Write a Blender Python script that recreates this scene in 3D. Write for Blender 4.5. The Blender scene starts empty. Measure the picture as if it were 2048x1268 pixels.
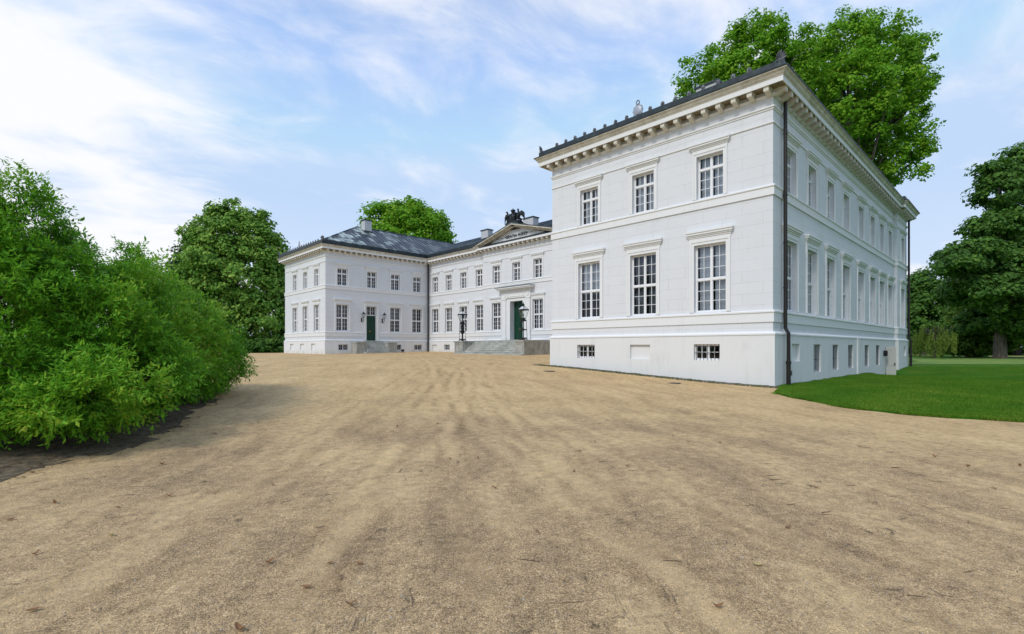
import bpy, bmesh, math, random
import numpy as np
from mathutils import Vector, Matrix, noise
from mathutils.geometry import delaunay_2d_cdt

random.seed(7)
rng = np.random.default_rng(7)
scene = bpy.context.scene
R = math.radians

# ------------------------------------------------------------------ camera
VX = (0.72154, 0.69237)      # world X axis seen from the camera (right, forward)
EYE = 1.6
cam_d = bpy.data.cameras.new("camera")
cam = bpy.data.objects.new("camera", cam_d)
scene.collection.objects.link(cam)
cam.location = (0, 0, EYE)
cam.rotation_euler = (R(90), 0, -math.atan2(VX[1], VX[0]))
cam_d.sensor_width = 36
cam_d.lens = 997 / 2048 * 36
cam_d.shift_y = 61 / 2048
cam_d.clip_start = 0.05
cam_d.clip_end = 6000
scene.camera = cam

def cw(x, z):                # camera right / forward metres -> world X, Y
    return (x * VX[0] + z * VX[1], -x * VX[1] + z * VX[0])
def at(px, z):               # photo column + depth -> world X, Y (for placing far trees)
    return cw((px - 1024) / 997 * z, z)
def gnd(px, py, zg=0.0):     # photo point on ground of height zg -> world X, Y
    z = (EYE - zg) * 997 / (py - 695)
    return at(px, z)

# ------------------------------------------------------------------ light
SUN_DIR = Vector((-0.90, -0.08, 0.85)).normalized()
sun_el = math.asin(SUN_DIR.z)
world = bpy.data.worlds.new("World"); scene.world = world
world.use_nodes = True
wt = world.node_tree; wn = wt.nodes; wl = wt.links
wn.clear()
def W(t, **k):
    n = wn.new(t)
    for a, b in k.items(): setattr(n, a, b)
    return n
out = W('ShaderNodeOutputWorld'); bg = W('ShaderNodeBackground')
sky = W('ShaderNodeTexSky', sky_type='NISHITA', sun_disc=False)
sky.sun_elevation = sun_el
sky.sun_rotation = math.atan2(SUN_DIR.x, SUN_DIR.y)
sky.air_density = 1.0; sky.dust_density = 0.6; sky.ozone_density = 1.5
tc = W('ShaderNodeTexCoord')
sep = W('ShaderNodeSeparateXYZ'); wl.new(tc.outputs['Generated'], sep.inputs[0])
zc = W('ShaderNodeMath', operation='MAXIMUM'); wl.new(sep.outputs['Z'], zc.inputs[0]); zc.inputs[1].default_value = 0.0
zo = W('ShaderNodeMath', operation='ADD'); wl.new(zc.outputs[0], zo.inputs[0]); zo.inputs[1].default_value = 0.16
dv = W('ShaderNodeVectorMath', operation='DIVIDE')
cmb = W('ShaderNodeCombineXYZ')
for i in range(3): wl.new(zo.outputs[0], cmb.inputs[i])
wl.new(tc.outputs['Generated'], dv.inputs[0]); wl.new(cmb.outputs[0], dv.inputs[1])
flat = W('ShaderNodeVectorMath', operation='MULTIPLY'); flat.inputs[1].default_value = (1, 1, 0)
wl.new(dv.outputs[0], flat.inputs[0])
def cloud(rot, scale, sc, detail, dist, rough=0.55, loc=(0, 0, 0)):
    m = W('ShaderNodeMapping'); m.inputs['Rotation'].default_value = (0, 0, R(rot)); m.inputs['Scale'].default_value = scale
    m.inputs['Location'].default_value = loc
    wl.new(flat.outputs[0], m.inputs['Vector'])
    n = W('ShaderNodeTexNoise'); n.inputs['Scale'].default_value = sc; n.inputs['Detail'].default_value = detail
    n.inputs['Distortion'].default_value = dist; n.inputs['Roughness'].default_value = rough
    wl.new(m.outputs[0], n.inputs['Vector']); return n
def rng_map(src, a, b, lo=0.0, hi=1.0):
    m = W('ShaderNodeMapRange', interpolation_type='SMOOTHSTEP'); wl.new(src, m.inputs['Value'])
    m.inputs['From Min'].default_value = a; m.inputs['From Max'].default_value = b
    m.inputs['To Min'].default_value = lo; m.inputs['To Max'].default_value = hi
    return m.outputs[0]
def wm(op, a, b):
    m = W('ShaderNodeMath', operation=op)
    for i, x in enumerate((a, b)):
        if isinstance(x, (int, float)): m.inputs[i].default_value = x
        else: wl.new(x, m.inputs[i])
    return m.outputs[0]
n_big = cloud(20, (0.75, 1.0, 1), 0.9, 4, 0.4, 0.5, (3.1, 1.7, 0))
n_str = cloud(35, (1.0, 1.45, 1), 2.6, 8, 0.35, 0.58, (0.4, 2.2, 0))
# heavier cloud bank to the west (photo left), thinner overhead and east
bank = W('ShaderNodeVectorMath', operation='DOT_PRODUCT'); wl.new(tc.outputs['Generated'], bank.inputs[0])
bx, by = cw(-1.3, 1.0); bl = math.sqrt(bx * bx + by * by + .04)
bank.inputs[1].default_value = (bx / bl, by / bl, 0.2 / bl)
bank_m = rng_map(bank.outputs['Value'], 0.84, 0.985, 0.0, 0.25)
s = wm('ADD', wm('MULTIPLY', n_big.outputs['Fac'], 0.55), wm('MULTIPLY', n_str.outputs['Fac'], 0.55))
s = wm('ADD', s, bank_m)
mask = rng_map(s, 0.49, 0.76, 0.10, 1.0)
haze = rng_map(sep.outputs['Z'], 0.0, 0.40, 0.42, 0.0)
mask = wm('MAXIMUM', mask, haze)
ccol = W('ShaderNodeMix', data_type='RGBA')
skym = W('ShaderNodeVectorMath', operation='MULTIPLY'); wl.new(sky.outputs[0], skym.inputs[0])
skym.inputs[1].default_value = (2.0, 2.0, 2.0)
cap = W('ShaderNodeVectorMath', operation='MINIMUM'); wl.new(skym.outputs[0], cap.inputs[0]); cap.inputs[1].default_value = (3.2, 4.4, 6.2)
wl.new(mask, ccol.inputs['Factor']); wl.new(cap.outputs[0], ccol.inputs['A'])
ccol.inputs['B'].default_value = (6.3, 6.4, 6.7, 1)
wl.new(ccol.outputs['Result'], bg.inputs['Color'])
bg.inputs['Strength'].default_value = 0.12
wl.new(bg.outputs[0], out.inputs['Surface'])

sun_d = bpy.data.lights.new("sun", 'SUN'); sun_d.energy = 1.5; sun_d.angle = R(14); sun_d.color = (1.0, 0.95, 0.87)
sun = bpy.data.objects.new("sun", sun_d); scene.collection.objects.link(sun)
sun.rotation_euler = SUN_DIR.to_track_quat('Z', 'Y').to_euler()
sun.location = (-30, -20, 60)

vs = scene.view_settings
vs.view_transform = 'Standard'; vs.look = 'None'; vs.exposure = 0.36; vs.gamma = 1.0; vs.use_curve_mapping = False
scene.cycles.max_bounces = 8
scene.cycles.transparent_max_bounces = 12

# ------------------------------------------------------------------ mesh helpers
class MB:
    def __init__(s): s.v = []; s.f = []; s.m = []; s.cur = 0
    def add(s, verts, faces):
        b = len(s.v); s.v += [tuple(p) for p in verts]
        s.f += [tuple(i + b for i in f) for f in faces]; s.m += [s.cur] * len(faces)
    def quad(s, a, b, c, d): s.add([a, b, c, d], [(0, 1, 2, 3)])
    def box(s, x0, x1, y0, y1, z0, z1):
        v = [(x, y, z) for z in (z0, z1) for y in (y0, y1) for x in (x0, x1)]
        s.add(v, [(0, 2, 3, 1), (4, 5, 7, 6), (0, 1, 5, 4), (2, 6, 7, 3), (0, 4, 6, 2), (1, 3, 7, 5)])
    def poly_x(s, poly, x0, x1):          # poly of (y,z) extruded along x
        n = len(poly)
        s.add([(x0, y, z) for y, z in poly] + [(x1, y, z) for y, z in poly],
              [tuple(range(n)), tuple(range(2 * n - 1, n - 1, -1))] + [(i, (i + 1) % n, n + (i + 1) % n, n + i) for i in range(n)])
    def poly_y(s, poly, y0, y1):          # poly of (x,z) extruded along y
        n = len(poly)
        s.add([(x, y0, z) for x, z in poly] + [(x, y1, z) for x, z in poly],
              [tuple(range(n)), tuple(range(2 * n - 1, n - 1, -1))] + [(i, (i + 1) % n, n + (i + 1) % n, n + i) for i in range(n)])
    def tube(s, pts, radii, seg=8, cap=True):
        pts = [Vector(p) for p in pts]
        if isinstance(radii, (int, float)): radii = [radii] * len(pts)
        rings = []
        ref = Vector((0.31, 0.17, 0.93)).normalized()
        for i, p in enumerate(pts):
            d = (pts[min(i + 1, len(pts) - 1)] - pts[max(i - 1, 0)])
            if d.length < 1e-9: d = Vector((0, 0, 1))
            d.normalize()
            a = d.cross(ref)
            if a.length < 1e-3: a = d.cross(Vector((1, 0, 0)))
            a.normalize(); b = d.cross(a)
            rings.append([p + (a * math.cos(t) + b * math.sin(t)) * radii[i] for t in [2 * math.pi * k / seg for k in range(seg)]])
        v = [q for r in rings for q in r]; f = []
        for i in range(len(rings) - 1):
            for k in range(seg):
                f.append((i * seg + k, i * seg + (k + 1) % seg, (i + 1) * seg + (k + 1) % seg, (i + 1) * seg + k))
        if cap: f += [tuple(range(seg - 1, -1, -1)), tuple(range((len(rings) - 1) * seg, len(rings) * seg))]
        s.add(v, f)
    def lathe(s, prof, c=(0, 0, 0), seg=16, rot=0.0, sx=1, sy=1):
        v = []; f = []; n = len(prof)
        for r, z in prof:
            for k in range(seg):
                t = 2 * math.pi * k / seg + rot
                v.append((c[0] + r * math.cos(t) * sx, c[1] + r * math.sin(t) * sy, c[2] + z))
        for i in range(n - 1):
            for k in range(seg):
                f.append((i * seg + k, i * seg + (k + 1) % seg, (i + 1) * seg + (k + 1) % seg, (i + 1) * seg + k))
        f += [tuple(range(seg - 1, -1, -1)), tuple(range((n - 1) * seg, n * seg))]
        s.add(v, f)
    def ball(s, c, r, M=None, seg=10, rings=7):
        prof = [(math.sin(math.pi * i / rings), -math.cos(math.pi * i / rings)) for i in range(1, rings)]
        b = len(s.v)
        s.lathe(prof, (0, 0, 0), seg)
        rr = r if isinstance(r, (tuple, list)) else (r, r, r)
        for i in range(b, len(s.v)):
            p = Vector((s.v[i][0] * rr[0], s.v[i][1] * rr[1], s.v[i][2] * rr[2]))
            if M: p = M @ p
            s.v[i] = tuple(p + Vector(c))
    def sweep(s, path, prof, closed_prof=True):
        """path: 2D points, outward on the left-hand side; prof: closed polygon of (d, z)"""
        P = [Vector(p) for p in path]; n = len(P)
        offs = []
        for i in range(n):
            ds = []
            if i > 0: ds.append((P[i] - P[i - 1]).normalized())
            if i < n - 1: ds.append((P[i + 1] - P[i]).normalized())
            ns = [Vector((-d.y, d.x)) for d in ds]
            if len(ns) == 1: offs.append(ns[0])
            else: offs.append((ns[0] + ns[1]) / (1 + ns[0].dot(ns[1])))
        m = len(prof); v = []; f = []
        for i in range(n):
            for d, z in prof:
                q = P[i] + offs[i] * d; v.append((q.x, q.y, z))
        for i in range(n - 1):
            for k in range(m):
                f.append((i * m + k, i * m + (k + 1) % m, (i + 1) * m + (k + 1) % m, (i + 1) * m + k))
        f += [tuple(range(m)), tuple(range((n - 1) * m, n * m))]
        s.add(v, f)
    def mesh(s, name, mats, recalc=True):
        me = bpy.data.meshes.new(name); me.from_pydata(s.v, [], s.f)
        for m in (mats if isinstance(mats, (list, tuple)) else [mats]): me.materials.append(m)
        if any(s.m): me.polygons.foreach_set('material_index', s.m)
        if recalc: bm = bmesh.new(); bm.from_mesh(me); bmesh.ops.recalc_face_normals(bm, faces=bm.faces); bm.to_mesh(me); bm.free()
        me.update(); return me
    def build(s, name, mats, parent=None, smooth=False):
        return put(name, s.mesh(name, mats), parent, smooth=smooth)

def put(name, me, parent=None, loc=None, rotz=0.0, smooth=False):
    """links mesh; geometry in world coordinates unless loc is given (world) - parent must be a top-level, unrotated Empty"""
    o = bpy.data.objects.new(name, me); scene.collection.objects.link(o)
    base = Vector(loc) if loc is not None else Vector((0, 0, 0))
    if parent is not None:
        o.parent = parent
        if parent.parent is None: base = base - parent.location
    o.location = base; o.rotation_euler = (0, 0, rotz)
    if smooth: me.polygons.foreach_set('use_smooth', [True] * len(me.polygons))
    return o
def sub(name, me, parent):
    """sub-part in its part's own coordinates"""
    o = bpy.data.objects.new(name, me); scene.collection.objects.link(o); o.parent = parent
    return o
def thing(name, label, cat, loc, group=None):
    o = bpy.data.objects.new(name, None); scene.collection.objects.link(o)
    o.location = loc; o.empty_display_size = 0.3
    tag(o, label, cat, group); return o
def tag(o, label=None, cat=None, group=None, kind=None):
    if label: o['label'] = label
    if cat: o['category'] = cat
    if group: o['group'] = group
    if kind: o['kind'] = kind
    return o

# ------------------------------------------------------------------ materials
def mat(name, color, rough=0.6, metal=0.0, spec=0.5):
    m = bpy.data.materials.new(name); m.use_nodes = True
    b = m.node_tree.nodes['Principled BSDF']
    b.inputs['Base Color'].default_value = (*color, 1); b.inputs['Roughness'].default_value = rough
    b.inputs['Metallic'].default_value = metal; b.inputs['Specular IOR Level'].default_value = spec
    return m
class NT:
    def __init__(s, m): s.t = m.node_tree; s.n = s.t.nodes; s.l = s.t.links; s.b = s.n.get('Principled BSDF')
    def new(s, t, **k):
        n = s.n.new(t)
        for a, b in k.items(): setattr(n, a, b)
        return n
    def link(s, a, b): s.l.new(a, b)
    def pos(s):
        return s.new('ShaderNodeNewGeometry').outputs['Position']
    def noise(s, vec, scale, detail=4, rough=0.55, dist=0.0):
        n = s.new('ShaderNodeTexNoise'); n.inputs['Scale'].default_value = scale; n.inputs['Detail'].default_value = detail
        n.inputs['Roughness'].default_value = rough; n.inputs['Distortion'].default_value = dist
        if vec is not None: s.link(vec, n.inputs['Vector'])
        return n.outputs['Fac']
    def mapping(s, vec, scale=(1, 1, 1), rot=(0, 0, 0), loc=(0, 0, 0)):
        m = s.new('ShaderNodeMapping'); m.inputs['Scale'].default_value = scale; m.inputs['Rotation'].default_value = rot
        m.inputs['Location'].default_value = loc
        s.link(vec, m.inputs['Vector']); return m.outputs[0]
    def ramp(s, fac, stops):
        r = s.new('ShaderNodeValToRGB'); e = r.color_ramp.elements
        while len(e) < len(stops): e.new(0.5)
        for k, (p, c) in enumerate(stops):
            e[k].position = p; e[k].color = (*c, 1) if len(c) == 3 else c
        s.link(fac, r.inputs[0]); return r.outputs[0]
    def range(s, v, a, b, lo=0.0, hi=1.0):
        m = s.new('ShaderNodeMapRange', interpolation_type='SMOOTHSTEP'); s.link(v, m.inputs['Value'])
        for k, x in (('From Min', a), ('From Max', b), ('To Min', lo), ('To Max', hi)): m.inputs[k].default_value = x
        return m.outputs[0]
    def math(s, op, a, b=0.0):
        m = s.new('ShaderNodeMath', operation=op)
        for i, x in enumerate((a, b)):
            if isinstance(x, (int, float)): m.inputs[i].default_value = x
            else: s.link(x, m.inputs[i])
        return m.outputs[0]
    def mix(s, fac, a, b, blend='MIX'):
        m = s.new('ShaderNodeMix', data_type='RGBA', blend_type=blend)
        for k, x in (('Factor', fac), ('A', a), ('B', b)):
            if isinstance(x, (int, float)): m.inputs[k].default_value = x
            elif isinstance(x, tuple): m.inputs[k].default_value = (*x, 1)
            else: s.link(x, m.inputs[k])
        return m.outputs['Result']
    def bump(s, h, strength=0.3, dist=0.01):
        b = s.new('ShaderNodeBump'); b.inputs['Strength'].default_value = strength; b.inputs['Distance'].default_value = dist
        s.link(h, b.inputs['Height']); s.link(b.outputs[0], s.b.inputs['Normal']); return b.outputs[0]
    def color(s, c): s.link(c, s.b.inputs['Base Color'])

def facade_coord(t):
    """(run along the facade, height, 0) from world position and facing"""
    g = t.new('ShaderNodeNewGeometry')
    sp = t.new('ShaderNodeSeparateXYZ'); t.link(g.outputs['Position'], sp.inputs[0])
    sn = t.new('ShaderNodeSeparateXYZ'); t.link(g.outputs['True Normal'], sn.inputs[0])
    k = t.math('GREATER_THAN', t.math('ABSOLUTE', sn.outputs['X']), 0.5)
    run = t.math('ADD', t.math('MULTIPLY', k, sp.outputs['Y']), t.math('MULTIPLY', t.math('SUBTRACT', 1.0, k), sp.outputs['X']))
    c = t.new('ShaderNodeCombineXYZ'); t.link(run, c.inputs[0]); t.link(sp.outputs['Z'], c.inputs[1])
    return c.outputs[0], g.outputs['Position'], sp.outputs['Z']

def plaster(name, base, joints=True, stain=0.10, foot=None):
    m = mat(name, base, 0.75, 0, 0.3); t = NT(m)
    fc, pos, z = facade_coord(t)
    n1 = t.noise(pos, 0.7, 5, 0.6); n2 = t.noise(t.mapping(pos, (2.2, 2.2, 0.35)), 1.0, 5, 0.6)
    n3 = t.noise(pos, 14, 3)
    f = t.math('MULTIPLY', t.range(n2, 0.45, 0.75), t.range(n1, 0.4, 0.65))
    col = t.mix(t.math('MULTIPLY', f, stain * 3.5), base, tuple(c * k for c, k in zip(base, (0.78, 0.79, 0.76))))
    col = t.mix(t.math('MULTIPLY', t.range(n3, 0.3, 0.7), 0.10), col, tuple(c * 0.86 for c in base))
    n4 = t.noise(t.mapping(pos, (7, 7, 0.22)), 1.0, 5, 0.6)
    col = t.mix(t.math('MULTIPLY', t.range(n4, 0.52, 0.75), t.math('MULTIPLY', t.range(n1, 0.35, 0.6), 0.16)), col, tuple(c * k for c, k in zip(base, (0.62, 0.61, 0.56))))
    if foot:                                    # splashed, mossy foot of the wall
        low = t.math('MULTIPLY', t.range(z, foot, foot + 0.75, 1.0, 0.0), t.range(n2, 0.35, 0.65, 0.15, 1.0))
        col = t.mix(t.math('MULTIPLY', low, 0.5), col, (0.40, 0.38, 0.30))
    h = t.math('MULTIPLY', n3, 0.25)
    if joints:
        br = t.new('ShaderNodeTexBrick', offset=0.5, squash=1.0)
        br.inputs['Scale'].default_value = 1.0; br.inputs['Mortar Size'].default_value = 0.006
        br.inputs['Mortar Smooth'].default_value = 0.35; br.inputs['Brick Width'].default_value = 1.72
        br.inputs['Row Height'].default_value = 0.485; br.inputs['Bias'].default_value = 0.0
        for k, v in (('Color1', 1.0), ('Color2', 0.975), ('Mortar', 0.66)): br.inputs[k].default_value = (v, v, v, 1)
        t.link(fc, br.inputs['Vector'])
        fade = t.range(t.noise(pos, 1.4, 3), 0.3, 0.62, 0.35, 1.0)
        col = t.mix(fade, col, t.mix(1.0, col, br.outputs['Color'], 'MULTIPLY'))
        h = t.math('SUBTRACT', h, t.math('MULTIPLY', br.outputs['Fac'], 0.6))
    t.color(col); t.bump(h, 0.35, 0.01)
    return m

WHITE = (0.70, 0.718, 0.75)
M_wall = plaster('white ashlar plaster', WHITE, True, 0.04)
M_plinth = plaster('white plinth plaster', (0.73, 0.735, 0.735), False, 0.2, foot=0.0)
M_plinth_far = plaster('white plinth plaster court', (0.74, 0.75, 0.765), False, 0.2, foot=0.85)
M_trim = plaster('white trim', (0.76, 0.77, 0.78), False, 0.08)
M_cream = mat('weathered cream stone', (0.62, 0.57, 0.46), 0.8)
t = NT(M_cream); p = t.pos()
t.color(t.ramp(t.noise(p, 2.3, 6, 0.65), [(0.3, (0.40, 0.37, 0.30)), (0.5, (0.58, 0.55, 0.48)), (0.72, (0.70, 0.68, 0.63))])); t.bump(t.noise(p, 20, 3), 0.25)
M_brk = mat('pale bracket stone', (0.64, 0.61, 0.54), 0.8)
M_chim = plaster('weathered chimney plaster', (0.52, 0.53, 0.55), False, 0.3)
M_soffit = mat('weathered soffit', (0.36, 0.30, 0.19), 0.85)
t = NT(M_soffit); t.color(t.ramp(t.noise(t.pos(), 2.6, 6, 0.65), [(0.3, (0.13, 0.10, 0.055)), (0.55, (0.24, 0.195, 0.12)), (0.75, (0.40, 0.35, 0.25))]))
M_window = mat('white window paint', (0.80, 0.81, 0.83), 0.4)
M_copper = mat('black copper', (0.03, 0.04, 0.045), 0.45, 0.3)
t = NT(M_copper); p = t.pos()
t.color(t.ramp(t.noise(p, 3.0, 6, 0.65), [(0.35, (0.018, 0.024, 0.03)), (0.6, (0.035, 0.05, 0.055)), (0.78, (0.09, 0.16, 0.14))]))
M_zinc = mat('grey zinc cast', (0.16, 0.17, 0.19), 0.55, 0.4)
t = NT(M_zinc); t.color(t.ramp(t.noise(t.pos(), 9, 4), [(0.35, (0.06, 0.065, 0.075)), (0.7, (0.24, 0.25, 0.28))]))
M_zincl = mat('pale zinc shield', (0.36, 0.39, 0.45), 0.5, 0.5)
M_bronze = mat('dark bronze', (0.022, 0.026, 0.03), 0.45, 0.6)
t = NT(M_bronze); t.color(t.ramp(t.noise(t.pos(), 5, 4), [(0.4, (0.012, 0.014, 0.018)), (0.7, (0.05, 0.06, 0.065))]))
M_iron = mat('black iron', (0.015, 0.015, 0.017), 0.45, 0.4)
M_pipe = mat('brown black pipe', (0.020, 0.015, 0.013), 0.4, 0.3)
M_green = mat('dark green door paint', (0.008, 0.050, 0.030), 0.42, 0, 0.3)
M_greydoor = mat('grey door paint', (0.50, 0.50, 0.47), 0.5)
M_dark = mat('dark room', (0.02, 0.021, 0.024), 0.9, 0, 0.1)
M_blind = mat('grey blind', (0.17, 0.19, 0.225), 0.9)
M_silver = mat('lantern roof metal', (0.62, 0.63, 0.64), 0.5, 0.1)
M_clear = bpy.data.materials.new('lantern glass'); M_clear.use_nodes = True
t = NT(M_clear); t.n.remove(t.b); tr = t.new('ShaderNodeBsdfTransparent'); tr.inputs[0].default_value = (.93, .95, .95, 1); gl = t.new('ShaderNodeBsdfGlossy'); gl.inputs['Roughness'].default_value = .05
mx = t.new('ShaderNodeMixShader'); mx.inputs[0].default_value = .07; t.link(tr.outputs[0], mx.inputs[1]); t.link(gl.outputs[0], mx.inputs[2]); t.link(mx.outputs[0], t.n['Material Output'].inputs['Surface'])
M_brass = mat('brass', (0.5, 0.38, 0.18), 0.35, 1.0)
M_letter = mat('black letters', (0.02, 0.02, 0.022), 0.5)

M_glass = bpy.data.materials.new('window glass'); M_glass.use_nodes = True
t = NT(M_glass); t.n.remove(t.b)
tr = t.new('ShaderNodeBsdfTransparent'); tr.inputs[0].default_value = (0.88, 0.91, 0.93, 1)
gl = t.new('ShaderNodeBsdfGlossy'); gl.inputs['Roughness'].default_value = 0.015; gl.inputs['Color'].default_value = (0.95, 0.97, 1, 1)
fr = t.new('ShaderNodeFresnel'); fr.inputs[0].default_value = 1.5
bp = t.new('ShaderNodeBump'); bp.inputs['Strength'].default_value = 0.06; bp.inputs['Distance'].default_value = 0.02
t.link(t.noise(t.pos(), 1.6, 2), bp.inputs['Height']); t.link(bp.outputs[0], gl.inputs['Normal'])
mx = t.new('ShaderNodeMixShader'); t.link(t.math('ADD', t.math('MULTIPLY', fr.outputs[0], 1.15), 0.0), mx.inputs[0])
t.link(tr.outputs[0], mx.inputs[1]); t.link(gl.outputs[0], mx.inputs[2])
t.link(mx.outputs[0], t.n['Material Output'].inputs['Surface'])

M_stone = mat('grey granite steps', (0.34, 0.34, 0.32), 0.8)
t = NT(M_stone); p = t.pos()
c = t.ramp(t.noise(p, 1.2, 6, 0.65), [(0.3, (0.30, 0.31, 0.27)), (0.55, (0.47, 0.48, 0.45)), (0.8, (0.60, 0.61, 0.58))])
br = t.new('ShaderNodeTexBrick', offset=0.37); br.inputs['Scale'].default_value = 1; br.inputs['Brick Width'].default_value = 1.9
br.inputs['Row Height'].default_value = 0.19; br.inputs['Mortar Size'].default_value = 0.012
for k, v in (('Color1', 1.0), ('Color2', 0.82), ('Mortar', 0.45)): br.inputs[k].default_value = (v, v, v, 1)
fc, _, _ = facade_coord(t); t.link(fc, br.inputs['Vector'])
t.color(t.mix(0.8, c, t.mix(1.0, c, br.outputs['Color'], 'MULTIPLY'))); t.bump(t.noise(p, 30, 4), 0.3)
M_block = mat('weathered stone cheek', (0.25, 0.25, 0.22), 0.85)
t = NT(M_block); p = t.pos()
t.color(t.ramp(t.noise(t.mapping(p, (1.3, 1.3, 0.7)), 1.4, 7, 0.7), [(0.28, (0.16, 0.165, 0.14)), (0.5, (0.33, 0.33, 0.30)), (0.72, (0.48, 0.48, 0.45))])); t.bump(t.noise(p, 25, 4), 0.4)

# roof: dark metal sheets with pale weathered patches
M_roof = mat('dark sheet roof', (0.05, 0.06, 0.07), 0.42, 0.35)
t = NT(M_roof); p = t.pos()
br = t.new('ShaderNodeTexBrick', offset=0.5); br.inputs['Scale'].default_value = 1; br.inputs['Brick Width'].default_value = 1.15
br.inputs['Row Height'].default_value = 0.62; br.inputs['Mortar Size'].default_value = 0.012
br.inputs['Color1'].default_value = (0, 0, 0, 1); br.inputs['Color2'].default_value = (1, 1, 1, 1); br.inputs['Mortar'].default_value = (0.2, 0.2, 0.2, 1)
sp = t.new('ShaderNodeSeparateXYZ'); t.link(p, sp.inputs[0])
cb = t.new('ShaderNodeCombineXYZ'); t.link(t.math('ADD', t.math('MULTIPLY', sp.outputs['Z'], 2.0), t.math('MULTIPLY', sp.outputs['Y'], 0.0)), cb.inputs[0]); t.link(t.math('ADD', sp.outputs['X'], t.math('MULTIPLY', sp.outputs['Y'], 0.0)), cb.inputs[1])
t.link(cb.outputs[0], br.inputs['Vector'])
pn = t.noise(t.mapping(p, (1.2, 1.2, 2.5)), 0.9, 5, 0.6, 0.6)
near_end = t.range(sp.outputs['X'], 24.5, 36.0, 1.0, 0.22)
pm = t.math('MULTIPLY', t.math('MULTIPLY', t.range(br.outputs['Color'], 0.45, 0.75), t.range(pn, 0.36, 0.50)), near_end)
base = t.ramp(t.noise(p, 0.8, 5), [(0.3, (0.030, 0.040, 0.052)), (0.65, (0.070, 0.088, 0.105))])
t.color(t.mix(pm, base, (0.52, 0.60, 0.56)))

def foliage(name, stops, trans=0.35, rough=0.55, spec=0.14, tcol=(0.17, 0.40, 0.02)):
    m = bpy.data.materials.new(name); m.use_nodes = True; t = NT(m)
    g = t.new('ShaderNodeNewGeometry')
    r = g.outputs['Random Per Island']
    big = t.noise(g.outputs['Position'], 0.55, 3)
    f = t.math('ADD', t.math('MULTIPLY', r, 0.62), t.math('MULTIPLY', t.range(big, 0.3, 0.7), 0.38))
    c = t.ramp(f, stops); t.color(c)
    t.b.inputs['Roughness'].default_value = rough; t.b.inputs['Specular IOR Level'].default_value = spec
    tl = t.new('ShaderNodeBsdfTranslucent'); t.link(t.mix(0.5, c, tcol), tl.inputs[0])
    ms = t.new('ShaderNodeMixShader'); ms.inputs[0].default_value = trans
    t.link(t.b.outputs[0], ms.inputs[1]); t.link(tl.outputs[0], ms.inputs[2])
    t.link(ms.outputs[0], t.n['Material Output'].inputs['Surface'])
    return m
M_shrub = foliage('shrub leaves', [(0.0, (0.068, 0.227, 0.017)), (0.4, (0.151, 0.409, 0.025)), (0.8, (0.285, 0.500, 0.038)), (0.965, (0.430, 0.500, 0.053)), (1.0, (0.430, 0.366, 0.064))], 0.36)
M_plane = foliage('plane leaves', [(0.0, (0.088, 0.245, 0.014)), (0.5, (0.188, 0.428, 0.024)), (1.0, (0.349, 0.500, 0.039))], 0.40)
M_linden = foliage('linden leaves', [(0.0, (0.085, 0.203, 0.035)), (0.5, (0.177, 0.351, 0.054)), (0.9, (0.362, 0.500, 0.088)), (1.0, (0.500, 0.500, 0.177))], 0.25)
M_darkleaf = foliage('dark maple leaves', [(0.0, (0.047, 0.112, 0.026)), (0.6, (0.086, 0.192, 0.034)), (1.0, (0.161, 0.287, 0.043))], 0.25)
M_olive = foliage('mid green leaves', [(0.0, (0.051, 0.109, 0.015)), (0.6, (0.095, 0.180, 0.022)), (1.0, (0.172, 0.265, 0.037))], 0.3)
M_conifer = foliage('blue conifer needles', [(0.0, (0.022, 0.046, 0.029)), (1.0, (0.054, 0.090, 0.060))], 0.12)
M_willow = foliage('willow leaves', [(0.0, (0.123, 0.203, 0.036)), (1.0, (0.319, 0.405, 0.082))], 0.35)
M_bark = mat('grey bark', (0.16, 0.13, 0.10), 0.9)
t = NT(M_bark); p = t.pos()
t.color(t.ramp(t.noise(t.mapping(p, (3, 3, 0.6)), 2.0, 6), [(0.3, (0.05, 0.04, 0.032)), (0.6, (0.15, 0.125, 0.10)), (0.8, (0.25, 0.22, 0.19))])); t.bump(t.noise(t.mapping(p, (6, 6, 1)), 3, 5), 0.6, 0.03)
M_twig = mat('brown twigs', (0.06, 0.045, 0.03), 0.9)

# gravel
M_gravel = mat('raked gravel', (0.4, 0.33, 0.24), 0.92, 0, 0.25)
t = NT(M_gravel); p = t.pos()
a_view = -math.atan2(VX[1], VX[0])
warp = t.noise(p, 0.16, 2)
cbw = t.new('ShaderNodeCombineXYZ'); t.link(t.math('MULTIPLY', warp, 2.4), cbw.inputs[1])
drive = t.new('ShaderNodeVectorMath', operation='ADD'); t.link(t.mapping(p, rot=(0, 0, R(-55))), drive.inputs[0]); t.link(cbw.outputs[0], drive.inputs[1])
streak = t.noise(t.mapping(drive.outputs[0], (0.14, 1.0, 1.0)), 1.5, 6, 0.62, 0.25)    # wheel marks run with the drive
patch = t.noise(p, 0.45, 6, 0.62, 0.5)
sx_ = t.new('ShaderNodeSeparateXYZ'); t.link(p, sx_.inputs[0])
rr_ = t.new('ShaderNodeVectorMath', operation='LENGTH'); t.link(t.mapping(p, (1, 1, 0), loc=(-2.0, -2.0, 0)), rr_.inputs[0])
stony = t.range(t.math('ADD', rr_.outputs['Value'], t.math('MULTIPLY', t.math('SUBTRACT', patch, 0.5), 14.0)), 4.0, 13.0, 1.0, 0.0)   # coarse stony area at the mouth of the drive
tone = t.math('ADD', t.math('MULTIPLY', streak, 0.55), t.math('MULTIPLY', patch, 0.45))
fine = t.ramp(tone, [(0.34, (0.43, 0.315, 0.175)), (0.48, (0.53, 0.395, 0.22)), (0.64, (0.62, 0.475, 0.275))])
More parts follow.
